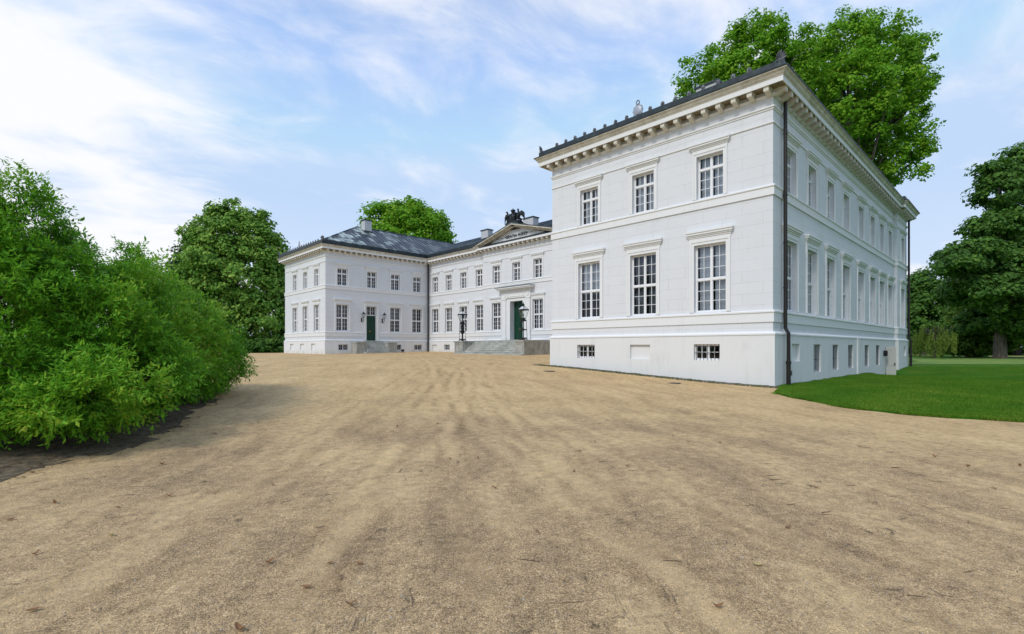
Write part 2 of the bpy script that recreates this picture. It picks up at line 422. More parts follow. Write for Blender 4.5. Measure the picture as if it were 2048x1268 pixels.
rough_ = t.ramp(tone, [(0.34, (0.31, 0.235, 0.145)), (0.45, (0.41, 0.31, 0.19)), (0.54, (0.50, 0.38, 0.225)), (0.64, (0.60, 0.46, 0.27))])
base = t.mix(stony, fine, rough_)
# scuffs: thin dark curved marks raked into the stones, across the drive
sc_a = t.noise(t.mapping(t.mapping(p, rot=(0, 0, R(-52))), (1.2, 4.2, 1.0)), 2.2, 7, 0.72, 0.9)     # short drags along the drive
sc_b = t.noise(t.mapping(t.mapping(p, rot=(0, 0, R(30))), (1.2, 4.4, 1.0), loc=(4, 2, 0)), 2.1, 7, 0.72, 0.9)
scuff = t.math('MAXIMUM', t.range(sc_a, 0.575, 0.665, 0, .85), t.range(sc_b, 0.58, 0.67, 0, .85))
blot = t.math('MULTIPLY', t.range(t.noise(p, 3.4, 6, 0.7, 0.8), 0.58, 0.74), t.range(patch, 0.60, 0.40))
scuff = t.math('MULTIPLY', scuff, t.range(t.noise(p, .8, 3), .42, .60, .05, 1.0))
dk = t.math('MULTIPLY', t.math('MAXIMUM', scuff, t.math('MULTIPLY', blot, 0.5)), t.math('ADD', t.math('MULTIPLY', stony, 0.7), 0.25))
base = t.mix(dk, base, (0.115, 0.088, 0.062))
v1 = t.new('ShaderNodeTexVoronoi'); v1.inputs['Scale'].default_value = 170; t.link(p, v1.inputs['Vector'])
v2 = t.new('ShaderNodeTexVoronoi'); v2.inputs['Scale'].default_value = 85; t.link(p, v2.inputs['Vector'])
sepc = t.new('ShaderNodeSeparateColor'); t.link(v1.outputs['Color'], sepc.inputs[0])
sepd = t.new('ShaderNodeSeparateColor'); t.link(v2.outputs['Color'], sepd.inputs[0])
coarse = t.math('MULTIPLY', t.range(tone, 0.62, 0.44, 0.35, 1.0), t.math('ADD', t.math('MULTIPLY', stony, 0.75), 0.25))
g1 = t.ramp(sepc.outputs[0], [(0.0, (0.42, 0.40, 0.37)), (0.35, (0.86, 0.84, 0.80)), (0.7, (1.08, 1.06, 1.04)), (1.0, (1.7, 1.72, 1.75))])
g2 = t.ramp(sepd.outputs[1], [(0.0, (0.60, 0.58, 0.56)), (0.45, (1.0, 1.0, 1.0)), (1.0, (1.3, 1.3, 1.32))])
col = t.mix(coarse, base, t.mix(1.0, base, g1, 'MULTIPLY'))
col = t.mix(t.math('MULTIPLY', coarse, 0.7), col, t.mix(1.0, col, g2, 'MULTIPLY'))
grain = t.noise(p, 7.0, 9, 0.78)
col = t.mix(1.0, col, t.ramp(grain, [(0.30, (0.58, 0.57, 0.56)), (0.5, (0.96, 0.96, 0.96)), (0.70, (1.28, 1.28, 1.27))]), 'MULTIPLY')
ruts = t.noise(t.mapping(drive.outputs[0], (0.10, 1.0, 1.0), loc=(3.3, 1.2, 0)), 3.2, 4, 0.55, 0.2)
col = t.mix(t.range(ruts, 0.52, 0.66, 0.0, 0.3), col, t.mix(1.0, col, (0.70, 0.67, 0.64), 'MULTIPLY'))
# wheel tracks: pale packed bands with loose darker rims, sweeping in from the drive towards the portal
def circle3(a, b, c):
    (x1, y1), (x2, y2), (x3, y3) = a, b, c; d = 2 * (x1 * (y2 - y3) + x2 * (y3 - y1) + x3 * (y1 - y2)); q1, q2, q3 = x1 * x1 + y1 * y1, x2 * x2 + y2 * y2, x3 * x3 + y3 * y3
    ux = (q1 * (y2 - y3) + q2 * (y3 - y1) + q3 * (y1 - y2)) / d; uy = (q1 * (x3 - x2) + q2 * (x1 - x3) + q3 * (x2 - x1)) / d
    return ux, uy, math.hypot(x1 - ux, y1 - uy)
wob_ = t.math('MULTIPLY', t.math('SUBTRACT', t.noise(p, 1.1, 4, .6), .5), .45)
brk = t.range(t.noise(p, .7, 4, .6), .40, .56)
for tri in (((250, 1120), (620, 930), (850, 790)), ((960, 1250), (905, 900), (870, 770)), ((1560, 1060), (1150, 880), (980, 770)), ((560, 1240), (760, 940), (865, 800))):
    ux, uy, rad_ = circle3(*[gnd(*q) for q in tri])
    ln_ = t.new('ShaderNodeVectorMath', operation='LENGTH'); t.link(t.mapping(p, (1, 1, 0), loc=(-ux, -uy, 0)), ln_.inputs[0])
    for off in (0.0, 1.45):
        dd = t.math('ABSOLUTE', t.math('ADD', t.math('SUBTRACT', ln_.outputs['Value'], rad_ + off), wob_))
        band_ = t.math('MULTIPLY', t.range(dd, .05, .17, 1, 0), brk); rim = t.math('MULTIPLY', t.math('MULTIPLY', t.range(dd, .14, .20), t.range(dd, .22, .36, 1, 0)), brk)
        col = t.mix(t.math('MULTIPLY', band_, .42), col, t.mix(.6, t.mix(1.0, col, (1.22, 1.20, 1.16), 'MULTIPLY'), (.58, .44, .26)))
        col = t.mix(t.math('MULTIPLY', rim, .36), col, t.mix(1.0, col, (.72, .69, .65), 'MULTIPLY'))
col = t.mix(1.0, col, (1.07, 1.00, 0.90), 'MULTIPLY')
t.color(col)
hh = t.math('ADD', t.math('MULTIPLY', v1.outputs['Distance'], -0.7), t.math('ADD', t.math('MULTIPLY', v2.outputs['Distance'], -0.5), t.math('MULTIPLY', dk, -1.5)))
t.bump(hh, 0.45, 0.010)
M_pebble = mat('pebbles', (0.4, 0.36, 0.3), 0.8)
t = NT(M_pebble); g = t.new('ShaderNodeNewGeometry')
t.color(t.ramp(g.outputs['Random Per Island'], [(0.0, (0.11, 0.095, 0.08)), (0.35, (0.30, 0.25, 0.19)), (0.7, (0.42, 0.36, 0.28)), (0.93, (0.52, 0.50, 0.48)), (1.0, (0.7, 0.68, 0.66))]))
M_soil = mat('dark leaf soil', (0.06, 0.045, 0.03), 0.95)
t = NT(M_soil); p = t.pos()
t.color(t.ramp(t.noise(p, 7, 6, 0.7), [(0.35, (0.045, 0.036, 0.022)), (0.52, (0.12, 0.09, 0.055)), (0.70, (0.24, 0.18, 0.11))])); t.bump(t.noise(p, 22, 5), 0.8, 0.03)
M_lawn = mat('mown lawn', (0.03, 0.10, 0.01), 0.9, 0, 0.1)
t = NT(M_lawn); p = t.pos()
c = t.ramp(t.noise(p, 0.5, 5, 0.6), [(0.3, (0.030, 0.115, 0.006)), (0.52, (0.050, 0.165, 0.008)), (0.72, (0.115, 0.19, 0.016))])
c = t.mix(t.math('MULTIPLY', t.range(t.noise(p, 0.3, 6, 0.65), 0.50, 0.70), 0.55), c, (0.14, 0.13, 0.03))
c = t.mix(0.6, c, t.mix(1.0, c, t.ramp(t.noise(p, 24, 4, 0.7), [(0.3, (0.45, 0.45, 0.45)), (0.7, (1.5, 1.5, 1.4))]), 'MULTIPLY'))
t.color(c); t.bump(t.noise(p, 30, 4, 0.7), 0.8, 0.05)
M_blade = foliage('grass blades', [(0.0, (0.053, 0.140, 0.010)), (0.6, (0.102, 0.232, 0.017)), (0.93, (0.209, 0.298, 0.030)), (1.0, (0.500, 0.298, 0.100))], 0.3, 0.6)
M_cobble = mat('mossy cobbles', (0.2, 0.19, 0.16), 0.9)
t = NT(M_cobble); p = t.pos()
vv = t.new('ShaderNodeTexVoronoi', feature='F1'); vv.inputs['Scale'].default_value = 9; t.link(p, vv.inputs['Vector'])
c = t.ramp(vv.outputs['Distance'], [(0.25, (0.28, 0.26, 0.22)), (0.5, (0.13, 0.12, 0.08)), (0.62, (0.06, 0.075, 0.03))])
t.color(t.mix(t.range(t.noise(p, 1.5, 4), 0.45, 0.65), c, (0.11, 0.12, 0.05))); t.bump(t.math('MULTIPLY', vv.outputs['Distance'], -1.0), 0.8, 0.04)
M_deadleaf = mat('brown dead leaf', (0.24, 0.12, 0.05), 0.8)
M_deadleaf2 = mat('yellow dead leaf', (0.42, 0.33, 0.14), 0.8)

# ------------------------------------------------------------------ ground
def smooth_interp(x, xs, ys, w=2.0):
    return sum(np.interp(np.asarray(x) + o * w, xs, ys) for o in (-1, -0.5, 0, 0.5, 1)) / 5
def g_np(X, Y):
    X = np.asarray(X, float); Y = np.asarray(Y, float)
    z = smooth_interp(Y, [-100, 8.4, 18.9, 31, 51, 75, 100], [-0.02, -0.02, 0.53, 0.80, 0.90, 0.95, 0.95])
    z = z + 0.017 * np.clip(X - 22, 0, 14) * np.clip((Y - 19) / 6, 0, 1)
    right = np.clip((8.2 - Y) / 1.5, 0, 1)
    xc = 43.5 - (7.36 - Y) * 0.5
    dep = np.where(X < xc, 0.55 * np.exp(-((X - xc) / 3.6) ** 2), 0.55 * np.exp(-((X - xc) / 4.6) ** 2))
    z = z + right * (-dep + 0.10 * np.clip((X - xc - 2) / 6, 0, 1) - 0.04 * np.clip((X - 22) / 3, 0, 1))
    return z
def g(x, y): return float(g_np(x, y))

# one big sheet to the horizon (park grass)
xs = np.unique(np.concatenate([-np.geomspace(3000, 60, 16), np.arange(-60, 110, 2.0), np.geomspace(110, 3000, 16)]))
GX, GY = np.meshgrid(xs, xs, indexing='ij')
GZ = g_np(GX, GY) - 0.12
n = len(xs)
mb = MB(); mb.v = [tuple(q) for q in np.stack([GX.ravel(), GY.ravel(), GZ.ravel()], 1)]
mb.f = [(i * n + j, (i + 1) * n + j, (i + 1) * n + j + 1, i * n + j + 1) for i in range(n - 1) for j in range(n - 1)]; mb.m = [0] * len(mb.f)
o = mb.build('ground', M_lawn, smooth=True); tag(o, kind='structure')

def in_poly(P, poly):
    x, y = P[:, 0], P[:, 1]; inside = np.zeros(len(P), bool); q = poly[-1]
    for p_ in poly:
        c_ = ((p_[1] > y) != (q[1] > y)) & (x < (q[0] - p_[0]) * (y - p_[1]) / (q[1] - p_[1] + 1e-12) + p_[0])
        inside ^= c_; q = p_
    return inside
def sheet(name, poly, zoff, pts, material, skirt=0.08):
    poly = np.array(poly); 
    dense = []
    for i in range(len(poly)):
        a, b = poly[i], poly[(i + 1) % len(poly)]; k = max(1, int(np.linalg.norm(b - a) / 1.5))
        dense += [a + (b - a) * j / k for j in range(k)]
    nb = len(dense)
    pts = pts[in_poly(pts, poly)]
    allp = [Vector((float(p_[0]), float(p_[1]))) for p_ in dense] + [Vector((float(p_[0]), float(p_[1]))) for p_ in pts]
    vo, eo, fo, *_ = delaunay_2d_cdt(allp, [], [list(range(nb))], 1, 1e-4)
    V = np.array([(q.x, q.y) for q in vo]); Z = g_np(V[:, 0], V[:, 1]) + zoff
    mb = MB(); mb.add([(V[i, 0], V[i, 1], Z[i]) for i in range(len(V))], [tuple(f) for f in fo])
    k0 = len(mb.v)
    for p_ in dense:
        zz = g(p_[0], p_[1]); mb.v += [(p_[0], p_[1], zz + zoff), (p_[0], p_[1], zz + zoff - skirt)]
    for i in range(nb):
        j = (i + 1) % nb; mb.f.append((k0 + 2 * i, k0 + 2 * j, k0 + 2 * j + 1, k0 + 2 * i + 1)); mb.m.append(0)
    o = mb.build(name, material, smooth=True); tag(o, kind='structure'); return o
def grid_pts(x0, x1, y0, y1, step, jit=0.3):
    X, Y = np.meshgrid(np.arange(x0, x1, step), np.arange(y0, y1, step)); P = np.stack([X.ravel(), Y.ravel()], 1)
    return P + rng.uniform(-jit, jit, P.shape) * step

edge = [gnd(*q) for q in [(1552, 786), (1575, 793), (1620, 801), (1700, 815), (1800, 827), (1900, 835), (2048, 842), (2250, 850)]]
gravel_poly = [(22.6, 8.2), (22.3, 7.25)] + edge + [(14.5, -12), (16, -40), (-40, -40), (-40, 30), (-6, 58), (3, 64.6), (21.0, 65.2), (36, 64), (36, 30), (36, 20.5), (26, 16)]
near = grid_pts(-3, 12, -6, 14, 0.5); mid = grid_pts(-40, 40, -40, 66, 2.0)
keep = ~((mid[:, 0] > -3.5) & (mid[:, 0] < 12.5) & (mid[:, 1] > -6.5) & (mid[:, 1] < 14.5))
sheet('gravel_forecourt', gravel_poly, 0.0, np.concatenate([near, mid[keep]]), M_gravel)
# lawn beside the right wing: a raised sheet of turf with its cut edge on the gravel
wob = [(x + 0.10 * math.sin(i * 1.7), y + 0.08 * math.cos(i * 2.3)) for i, (x, y) in enumerate(edge)]
lawn_poly = [(21.90, 7.75)] + [(22.0, 7.1)] + wob + [(14.7, -12), (20, -60), (120, -60), (120, 12), (40, 12), (23, 8.2)]
lawn_pts = grid_pts(12, 62, -20, 9, 1.0); l2 = grid_pts(14, 120, -60, 12, 4.0)
keep = ~((l2[:, 0] < 63) & (l2[:, 1] > -21))
sheet('lawn', lawn_poly, 0.035, np.concatenate([lawn_pts, l2[keep]]), M_lawn, 0.12)

def band(name, d0, d1, p0, p1, zoff, m):
    poly = [at(p0, d0), at(p1, d0), at(p1, d1), at(p0, d1)]
    pts = np.array([at(p_, d_) for p_ in np.linspace(p0, p1, 24)[1:-1] for d_ in np.linspace(d0, d1, 5)[1:-1]])
    sheet(name, poly, zoff, pts, m, .05)
M_sunlit_lawn = mat('lawn painted sunlit', (0.10, 0.15, 0.02), 0.95)  # strip over the far lawn, sunlight put into its paler grass colour
t = NT(M_sunlit_lawn); t.color(t.ramp(t.noise(t.pos(), .6, 5), [(.35, (.09, .20, .014)), (.65, (.20, .27, .035))]))
band('sunlit_strip', 46, 72, 1815, 2300, .045, M_sunlit_lawn); band('path', 92, 96, 1780, 2300, -.06, M_gravel)
# grass blades on the near lawn
def leaf_mesh(name, base, tip, side, m, sag=None):
    """n diamond leaves: base, right, tip, left (2 folded triangles)"""
    nL = len(base); mid = base * 0.55 + tip * 0.45
    if sag is not None: mid = mid + sag
    V = np.empty((nL, 4, 3), np.float32)
    V[:, 0] = base; V[:, 1] = mid + side; V[:, 2] = tip; V[:, 3] = mid - side
    idx = np.arange(nL, dtype=np.int32)[:, None] * 4
    F = (idx + np.array([0, 1, 2, 0, 2, 3], np.int32)).reshape(-1, 3)
    me = bpy.data.meshes.new(name)
    me.vertices.add(nL * 4); me.vertices.foreach_set('co', V.ravel())
    me.loops.add(len(F) * 3); me.loops.foreach_set('vertex_index', F.ravel())
    me.polygons.add(len(F)); me.polygons.foreach_set('loop_start', np.arange(0, len(F) * 3, 3, dtype=np.int32))
    me.polygons.foreach_set('loop_total', np.full(len(F), 3, np.int32))
    me.materials.append(m); me.update(calc_edges=True); return me
nb = 230000
q = rng.random((nb * 3, 2)); zc_ = 9.5 + 30 * q[:, 0] ** 1.5; px_ = 1530 + 600 * q[:, 1]
xc_ = (px_ - 1024) / 997 * zc_
P = np.stack([xc_ * VX[0] + zc_ * VX[1], -xc_ * VX[1] + zc_ * VX[0]], 1)
P = P[in_poly(P, np.array(lawn_poly)) & (P[:, 1] < 7.2)][:nb]; nb = len(P)
hgt = rng.uniform(0.025, 0.065, nb); ang = rng.uniform(0, 2 * np.pi, nb); lean = rng.uniform(0.1, 0.8, nb)
base = np.stack([P[:, 0], P[:, 1], g_np(P[:, 0], P[:, 1]) + 0.03], 1)
tip = base + np.stack([np.cos(ang) * lean * hgt, np.sin(ang) * lean * hgt, hgt], 1)
side = np.stack([-np.sin(ang), np.cos(ang), 0 * ang], 1) * 0.006
o = put('grass', leaf_mesh('grass', base, tip, side, M_blade)); tag(o, 'short mown green grass of the lawn beside the right wing', 'grass', kind='stuff')

# ------------------------------------------------------------------ palace
XF, YR, YL0 = 21.94, 7.36, 19.45          # right wing: end front, garden side, court side
XC, XA, YLW, YLE = 34.77, 34.42, 50.95, 62.5
def far(z): return 2.35 + (z - 2.17) * 0.948
ident = lambda z: z
PAL = thing('palace', 'long two storey white palace with two wings round a gravel court and dark metal roofs', 'palace', (34.4, 35.2, 0.9))

class Fc:
    def __init__(s, axis, c): s.axis = axis; s.c = c; s.rot = R(90) if axis == 'x' else R(180)
    def pt(s, a, d, z): return (s.c - d, a, z) if s.axis == 'x' else (a, s.c - d, z)
    def box(s, mb, s0, s1, d0, d1, z0, z1):
        if s.axis == 'x': mb.box(s.c - d1, s.c - d0, s0, s1, z0, z1)
        else: mb.box(s0, s1, s.c - d1, s.c - d0, z0, z1)
def wall(mb, F, s0, s1, z0, z1, ops, d=0.0, depth=0.34):
    """flat wall with real openings; ops = (s0,s1,z0,z1,kind) kind 'o' through, 'n' blind niche"""
    S = sorted({s0, s1} | {v for o in ops for v in o[:2]}); Z = sorted({z0, z1} | {v for o in ops for v in o[2:4]})
    for i in range(len(S) - 1):
        for j in range(len(Z) - 1):
            cs, cz = (S[i] + S[i + 1]) / 2, (Z[j] + Z[j + 1]) / 2
            if any(o[0] < cs < o[1] and o[2] < cz < o[3] for o in ops): continue
            mb.quad(F.pt(S[i], d, Z[j]), F.pt(S[i + 1], d, Z[j]), F.pt(S[i + 1], d, Z[j + 1]), F.pt(S[i], d, Z[j + 1]))
    for o in ops:
        a, b, e, h, k = o; dp = d - (depth if k == 'o' else k)
        mb.quad(F.pt(a, d, e), F.pt(a, dp, e), F.pt(a, dp, h), F.pt(a, d, h)); mb.quad(F.pt(b, d, e), F.pt(b, dp, e), F.pt(b, dp, h), F.pt(b, d, h))
        mb.quad(F.pt(a, d, h), F.pt(b, d, h), F.pt(b, dp, h), F.pt(a, dp, h)); mb.quad(F.pt(a, d, e), F.pt(b, d, e), F.pt(b, dp, e), F.pt(a, dp, e))
        if k != 'o': mb.quad(F.pt(a, dp, e), F.pt(b, dp, e), F.pt(b, dp, h), F.pt(a, dp, h))

# ---- window meshes (local: x along, y outward, z up from the sill)
def frame_mesh(w, h, split, rows_lo, rows_hi, bars=0, y0=-0.25):
    mb = MB(); y1 = y0 + 0.07; t_ = 0.055; W2 = w / 2
    mb.box(-W2, -W2 + t_, y0, y1, 0, h); mb.box(W2 - t_, W2, y0, y1, 0, h)
    mb.box(-W2 + t_, W2 - t_, y0, y1, h - t_, h); mb.box(-W2 + t_, W2 - t_, y0, y1 + 0.02, 0, t_ + 0.015)
    c = 0.04; mb.box(-c, c, y0, y1 + 0.015, t_ + 0.015, h - t_)
    zs = []
    if split: zs = [(t_ + 0.015, split - 0.05, rows_lo), (split + 0.05, h - t_, rows_hi)]
    else: zs = [(t_ + 0.015, h - t_, rows_lo)]
    if split:
        for sg in (-1, 1):
            a, b = sorted((sg * c, sg * (W2 - t_))); mb.box(a, b, y0, y1 + 0.03, split - 0.05, split + 0.05)
    m = 0.0115
    for za, zb, rows in zs:
        for sg in (-1, 1):
            a, b = sorted((sg * c, sg * (W2 - t_)))
            e = 0.024                                     # sash stiles
            mb.box(a, a + e, y0 + 0.01, y1 - 0.008, za, zb); mb.box(b - e, b, y0 + 0.01, y1 - 0.008, za, zb)
            mb.box(a + e, b - e, y0 + 0.01, y1 - 0.008, za, za + e); mb.box(a + e, b - e, y0 + 0.01, y1 - 0.008, zb - e, zb)
            x = (a + b) / 2; mb.box(x - m, x + m, y0 + 0.014, y1 - 0.016, za + e, zb - e)
            for r_ in range(1, rows):
                z = za + (zb - za) * r_ / rows
                mb.box(a + e, x - m, y0 + 0.016, y1 - 0.018, z - m, z + m); mb.box(x + m, b - e, y0 + 0.016, y1 - 0.018, z - m, z + m)
    return mb.mesh('window', M_window)
def pane_mesh(w, h, y=-0.222):
    mb = MB(); mb.quad((w / 2 - 0.03, y, 0.03), (-w / 2 + 0.03, y, 0.03), (-w / 2 + 0.03, y, h - 0.03), (w / 2 - 0.03, y, h - 0.03))
    return mb.mesh('pane', M_glass, False)
def curtain_mesh(w, h, var, pale=False):
    mb = MB(); W2 = w / 2; yb = -0.95
    mb.cur = 1                                            # dark room behind
    mb.quad((-W2 - .3, yb, -.1), (W2 + .3, yb, -.1), (W2 + .3, yb, h + .1), (-W2 - .3, yb, h + .1))
    for sg in (-1, 1): mb.quad((sg * (W2 + .3), yb, -.1), (sg * (W2 + .3), -.342, -.1), (sg * (W2 + .3), -.342, h + .1), (sg * (W2 + .3), yb, h + .1))
    for z in (-.1, h + .1): mb.quad((-W2 - .3, yb, z), (W2 + .3, yb, z), (W2 + .3, -.342, z), (-W2 - .3, -.342, z))
    mb.cur = 0
    def cloth(x0, x1, z0, z1, y, amp):
        k = max(4, int((x1 - x0) / 0.035)); v = []
        for i in range(k + 1):
            x = x0 + (x1 - x0) * i / k; yy = y + amp * math.sin(i * 1.9)
            v += [(x, yy, z0), (x, yy, z1)]
        mb.add(v, [(2 * i, 2 * i + 2, 2 * i + 3, 2 * i + 1) for i in range(k)])
    if var == 0:                                          # blinds in each casement, dark gaps at the edges
        for sg in (-1, 1): cloth(sg * W2 / 2 - W2 * .40, sg * W2 / 2 + W2 * .40, 0.1, h - .05, -.42, .006)
    elif var == 1:
        for sg in (-1, 1): cloth(sg * W2 * .78 - W2 * .2, sg * W2 * .78 + W2 * .2, 0.0, h, -.5, .03)
    elif var == 2:
        cloth(-W2, W2, h * .45, h - .02, -.42, .006)
    else:
        for sg in (-1, 1): cloth(sg * W2 * .88 - W2 * .12, sg * W2 * .88 + W2 * .12, 0.0, h, -.5, .03)
    return mb.mesh('curtain', [M_pale if pale else M_blind, M_dark])
def surround_mesh(w, h, arch, hood_top, k=1.0):
    """moulded architrave and hood; hood_top = height of hood top above the sill"""
    mb = MB(); W2 = w / 2; a = arch
    for sg in (-1, 1):
        x0, x1 = sorted((sg * W2, sg * (W2 + a * .62))); mb.box(x0, x1, -.01, .035, 0, h)
        x0, x1 = sorted((sg * (W2 + a * .62), sg * (W2 + a))); mb.box(x0, x1, -.01, .06, 0, h + a * .62)
    mb.box(-W2 - a * .62, W2 + a * .62, -.01, .035, h, h + a * .62)
    mb.box(-W2 - a, W2 + a, -.01, .06, h + a * .62, h + a)
    zt = hood_top; zb = h + a; hh = zt - zb; X = W2 + a
    for f0, f1, e, d in ((0, .30, .02, .045), (.30, .45, .05, .075), (.45, .60, .09, .115), (.60, .82, .13, .165), (.82, 1.0, .165, .20)):
        mb.box(-X - e * k, X + e * k, -.01, d * k, zb + hh * f0, zb + hh * f1)
    return mb.mesh('surround', M_trim)
M_pale = mat('pale blind', (0.74, 0.78, 0.84), 0.9)
WIN = {}
def winset(key, w, z0, z1, split, rl, rh, arch, hood, k=1.0):
    h = z1 - z0
    WIN[key] = dict(w=w, h=h, z0=z0, frame=frame_mesh(w, h, split, rl, rh), pane=pane_mesh(w, h), sur=surround_mesh(w, h, arch, hood - z0, k), cur=[curtain_mesh(w, h, v) for v in range(4)] + [curtain_mesh(w, h, 0, True), curtain_mesh(w, h, 2, True)])
winset('nl', 1.46, 3.20, 6.27, 1.50, 3, 3, .20, 6.90)
winset('nu', 1.22, 8.36, 10.31, 1.36, 3, 1, .18, 10.87)
winset('fl', 1.36, 3.36, 6.21, 1.40, 3, 3, .18, 6.78, .9)
winset('fu', 1.13, 8.20, 10.03, 1.28, 3, 1, .16, 10.58, .9)
def opening(key, s): q = WIN[key]; return (s - q['w'] / 2, s + q['w'] / 2, q['z0'], q['z0'] + q['h'], 'o')
win_n = [0]
def window(key, F, s, var=None, label=None):
    q = WIN[key]; win_n[0] += 1
    o = put('window', q['frame'], PAL, F.pt(s, 0, q['z0']), F.rot)
    sub('pane', q['pane'], o); sub('surround', q['sur'], o)
    sub('curtain', q['cur'][random.choice((0, 1, 2, 3, 3)) if var is None else var], o)
    return o
BAS = {}
def basset(key, w, z0, z1, bars):
    h = z1 - z0; mb = MB()
    for i in range(bars):
        x = -w / 2 + w * (i + .5) / bars; mb.tube([(x, -.08, -.0), (x, -.08, h)], .011, 6)
    mb.box(-w / 2, w / 2, -.088, -.072, h * .45, h * .45 + .02)
    BAS[key] = dict(w=w, h=h, z0=z0, frame=frame_mesh(w, h, None, 2 if h < 1 else 3, 0, y0=-.22), pane=pane_mesh(w, h, -.195), bars=mb.mesh('bars', M_iron), cur=curtain_mesh(w, h, 9) if False else None)
    m2 = MB(); m2.box(-w / 2 - .1, w / 2 + .1, -.9, -.85, -.05, h + .05); BAS[key]['room'] = m2.mesh('dark_room', M_dark)
basset('bn', 1.20, 1.02, 1.75, 7); basset('br', 1.20, .40, 1.75, 6); basset('bf', 1.08, 1.27, 1.94, 6)
def b_open(key, s): q = BAS[key]; return (s - q['w'] / 2, s + q['w'] / 2, q['z0'], q['z0'] + q['h'], 'o')
def basement(key, F, s):
    q = BAS[key]; o = put('basement_window', q['frame'], PAL, F.pt(s, .10, q['z0']), F.rot)
    sub('pane', q['pane'], o); sub('bars', q['bars'], o); sub('dark_room', q['room'], o)

F_front = Fc('x', XF); F_right = Fc('y', YR); F_rear = Fc('y', YR - .22); F_end = Fc('x', XF); F_court = Fc('y', YLW); F_mid = Fc('x', XC); F_av = Fc('x', XA)
fw = [10.02, 13.42, 16.77]
rw = [24.15, 27.17, 30.38, 33.55, 37.12, 40.40, 43.33, 46.30]; re_ = [50.0]
XE, XAV = 52.0, 47.9
# near wing walls
mb = MB(); TOPN = 12.3
wall(mb, F_front, YR, YL0, 2.17, TOPN, [opening(k, s) for s in fw for k in ('nl', 'nu')])
wall(mb, F_right, XF, XAV, 2.17, TOPN, [opening(k, s) for s in rw for k in ('nl', 'nu')])
wall(mb, F_rear, XAV, XE, 2.17, TOPN, [opening(k, s) for s in re_ for k in ('nl', 'nu')])
mb.quad((XAV, YR, 2.17), (XAV, YR - .22, 2.17), (XAV, YR - .22, TOPN), (XAV, YR, TOPN))
mb.quad((XE, YR - .22, -.9), (XE, YL0, -.9), (XE, YL0, TOPN), (XE, YR - .22, TOPN))
mb.quad((XF, YL0, 0), (XC + .2, YL0, 0), (XC + .2, YL0, TOPN), (XF, YL0, TOPN))
mb.quad((XC + 14, YL0, 0), (XE, YL0, 0), (XE, YL0, TOPN), (XC + 14, YL0, TOPN))
mb.build('wall', M_wall, PAL)
for s in fw:
    window('nl', F_front, s, {10.02: 4, 13.42: 0, 16.77: 5}[s]); window('nu', F_front, s, 4)
for s in rw: window('nl', F_right, s, 1); window('nu', F_right, s, 1)
for s in re_: window('nl', F_rear, s, 1); window('nu', F_rear, s, 1)
# near plinth
mb = MB(); FPf = Fc('x', XF - .10); FPr = Fc('y', YR - .10); FPe = Fc('y', YR - .32)
wall(mb, FPf, YR - .10, YL0 + .10, -.6, 2.17, [b_open('bn', 10.12), b_open('bn', 16.92), (12.97, 14.11, 1.02, 1.74, .13)], depth=.30)
rb = [27.68, 30.95, 34.2, 38.3, 41.6]
wall(mb, FPr, XF - .10, XAV - .1, -1.4, 2.17, [b_open('br', s) for s in rb] + [(23.95, 25.0, .98, 1.76, .16), (44.12, 45.1, -.5, 1.62, .4)], depth=.30)
wall(mb, FPe, XAV - .1, XE + .1, -1.4, 2.17, [(50.0, 50.95, .95, 1.7, .16)], depth=.30)
mb.quad((XAV - .1, YR - .1, -1.4), (XAV - .1, YR - .32, -1.4), (XAV - .1, YR - .32, 2.17), (XAV - .1, YR - .1, 2.17))
mb.quad((XE + .1, YR - .32, -1.4), (XE + .1, YL0, -1.4), (XE + .1, YL0, 2.17), (XE + .1, YR - .32, 2.17))
mb.quad((XF - .1, YL0 + .1, -.5), (XC, YL0 + .1, -.5), (XC, YL0 + .1, 2.17), (XF - .1, YL0 + .1, 2.17))
mb.box(35.65, 35.98, YR - .17, YR - .10, -1.2, 2.17)
mb.build('plinth', M_plinth, PAL)
for s in (10.12, 16.92): basement('bn', F_front, s)
for s in rb: basement('br', F_right, s)

# far block walls
TOPF = far(12.3)
ew = [53.2, 56.3, 59.35]; cwn = [23.8, 30.2, 33.15]; mw = [41.35, 44.1, 46.85, 49.53]; aw = [32.35, 38.2]
mb = MB()
wall(mb, F_end, YLW, YLE, 2.35, TOPF, [opening(k, s) for s in ew for k in ('fl', 'fu')])
wall(mb, F_court, XF, XC, 2.35, TOPF, [opening('fl', s) for s in cwn] + [opening('fu', s) for s in cwn + [27.23]] + [(26.56, 27.78, 2.36, 6.19, 'o')])
wall(mb, F_mid, 40.3, YLW, 2.35, TOPF, [opening(k, s) for s in mw for k in ('fl', 'fu')])
wall(mb, F_mid, YL0, 30.1, 2.35, TOPF, [opening(k, s) for s in (29.0,) for k in ('fl', 'fu')])
wall(mb, F_av, 30.1, 40.3, 2.35, TOPF, [opening('fl', s) for s in aw] + [opening('fu', s) for s in aw + [35.25]] + [(34.30, 36.10, 2.36, 6.2, .62)])
for y in (30.1, 40.3): mb.quad((XA, y, 0), (XC, y, 0), (XC, y, TOPF), (XA, y, TOPF))
mb.quad((XF, YLE, 0), (50, YLE, 0), (50, YLE, TOPF), (XF, YLE, TOPF)); mb.quad((50, YL0, 0), (50, YLE, 0), (50, YLE, TOPF), (50, YL0, TOPF))
mb.build('wall', M_wall, PAL)
for s in ew: window('fl', F_end, s); window('fu', F_end, s)
for s in cwn: window('fl', F_court, s)
for s in cwn + [27.23]: window('fu', F_court, s)
for s in mw: window('fl', F_mid, s); window('fu', F_mid, s)
window('fl', F_mid, 29.0); window('fu', F_mid, 29.0)
for s in aw: window('fl', F_av, s)
for s in aw + [35.25]: window('fu', F_av, s)
mb = MB(); G0 = .3
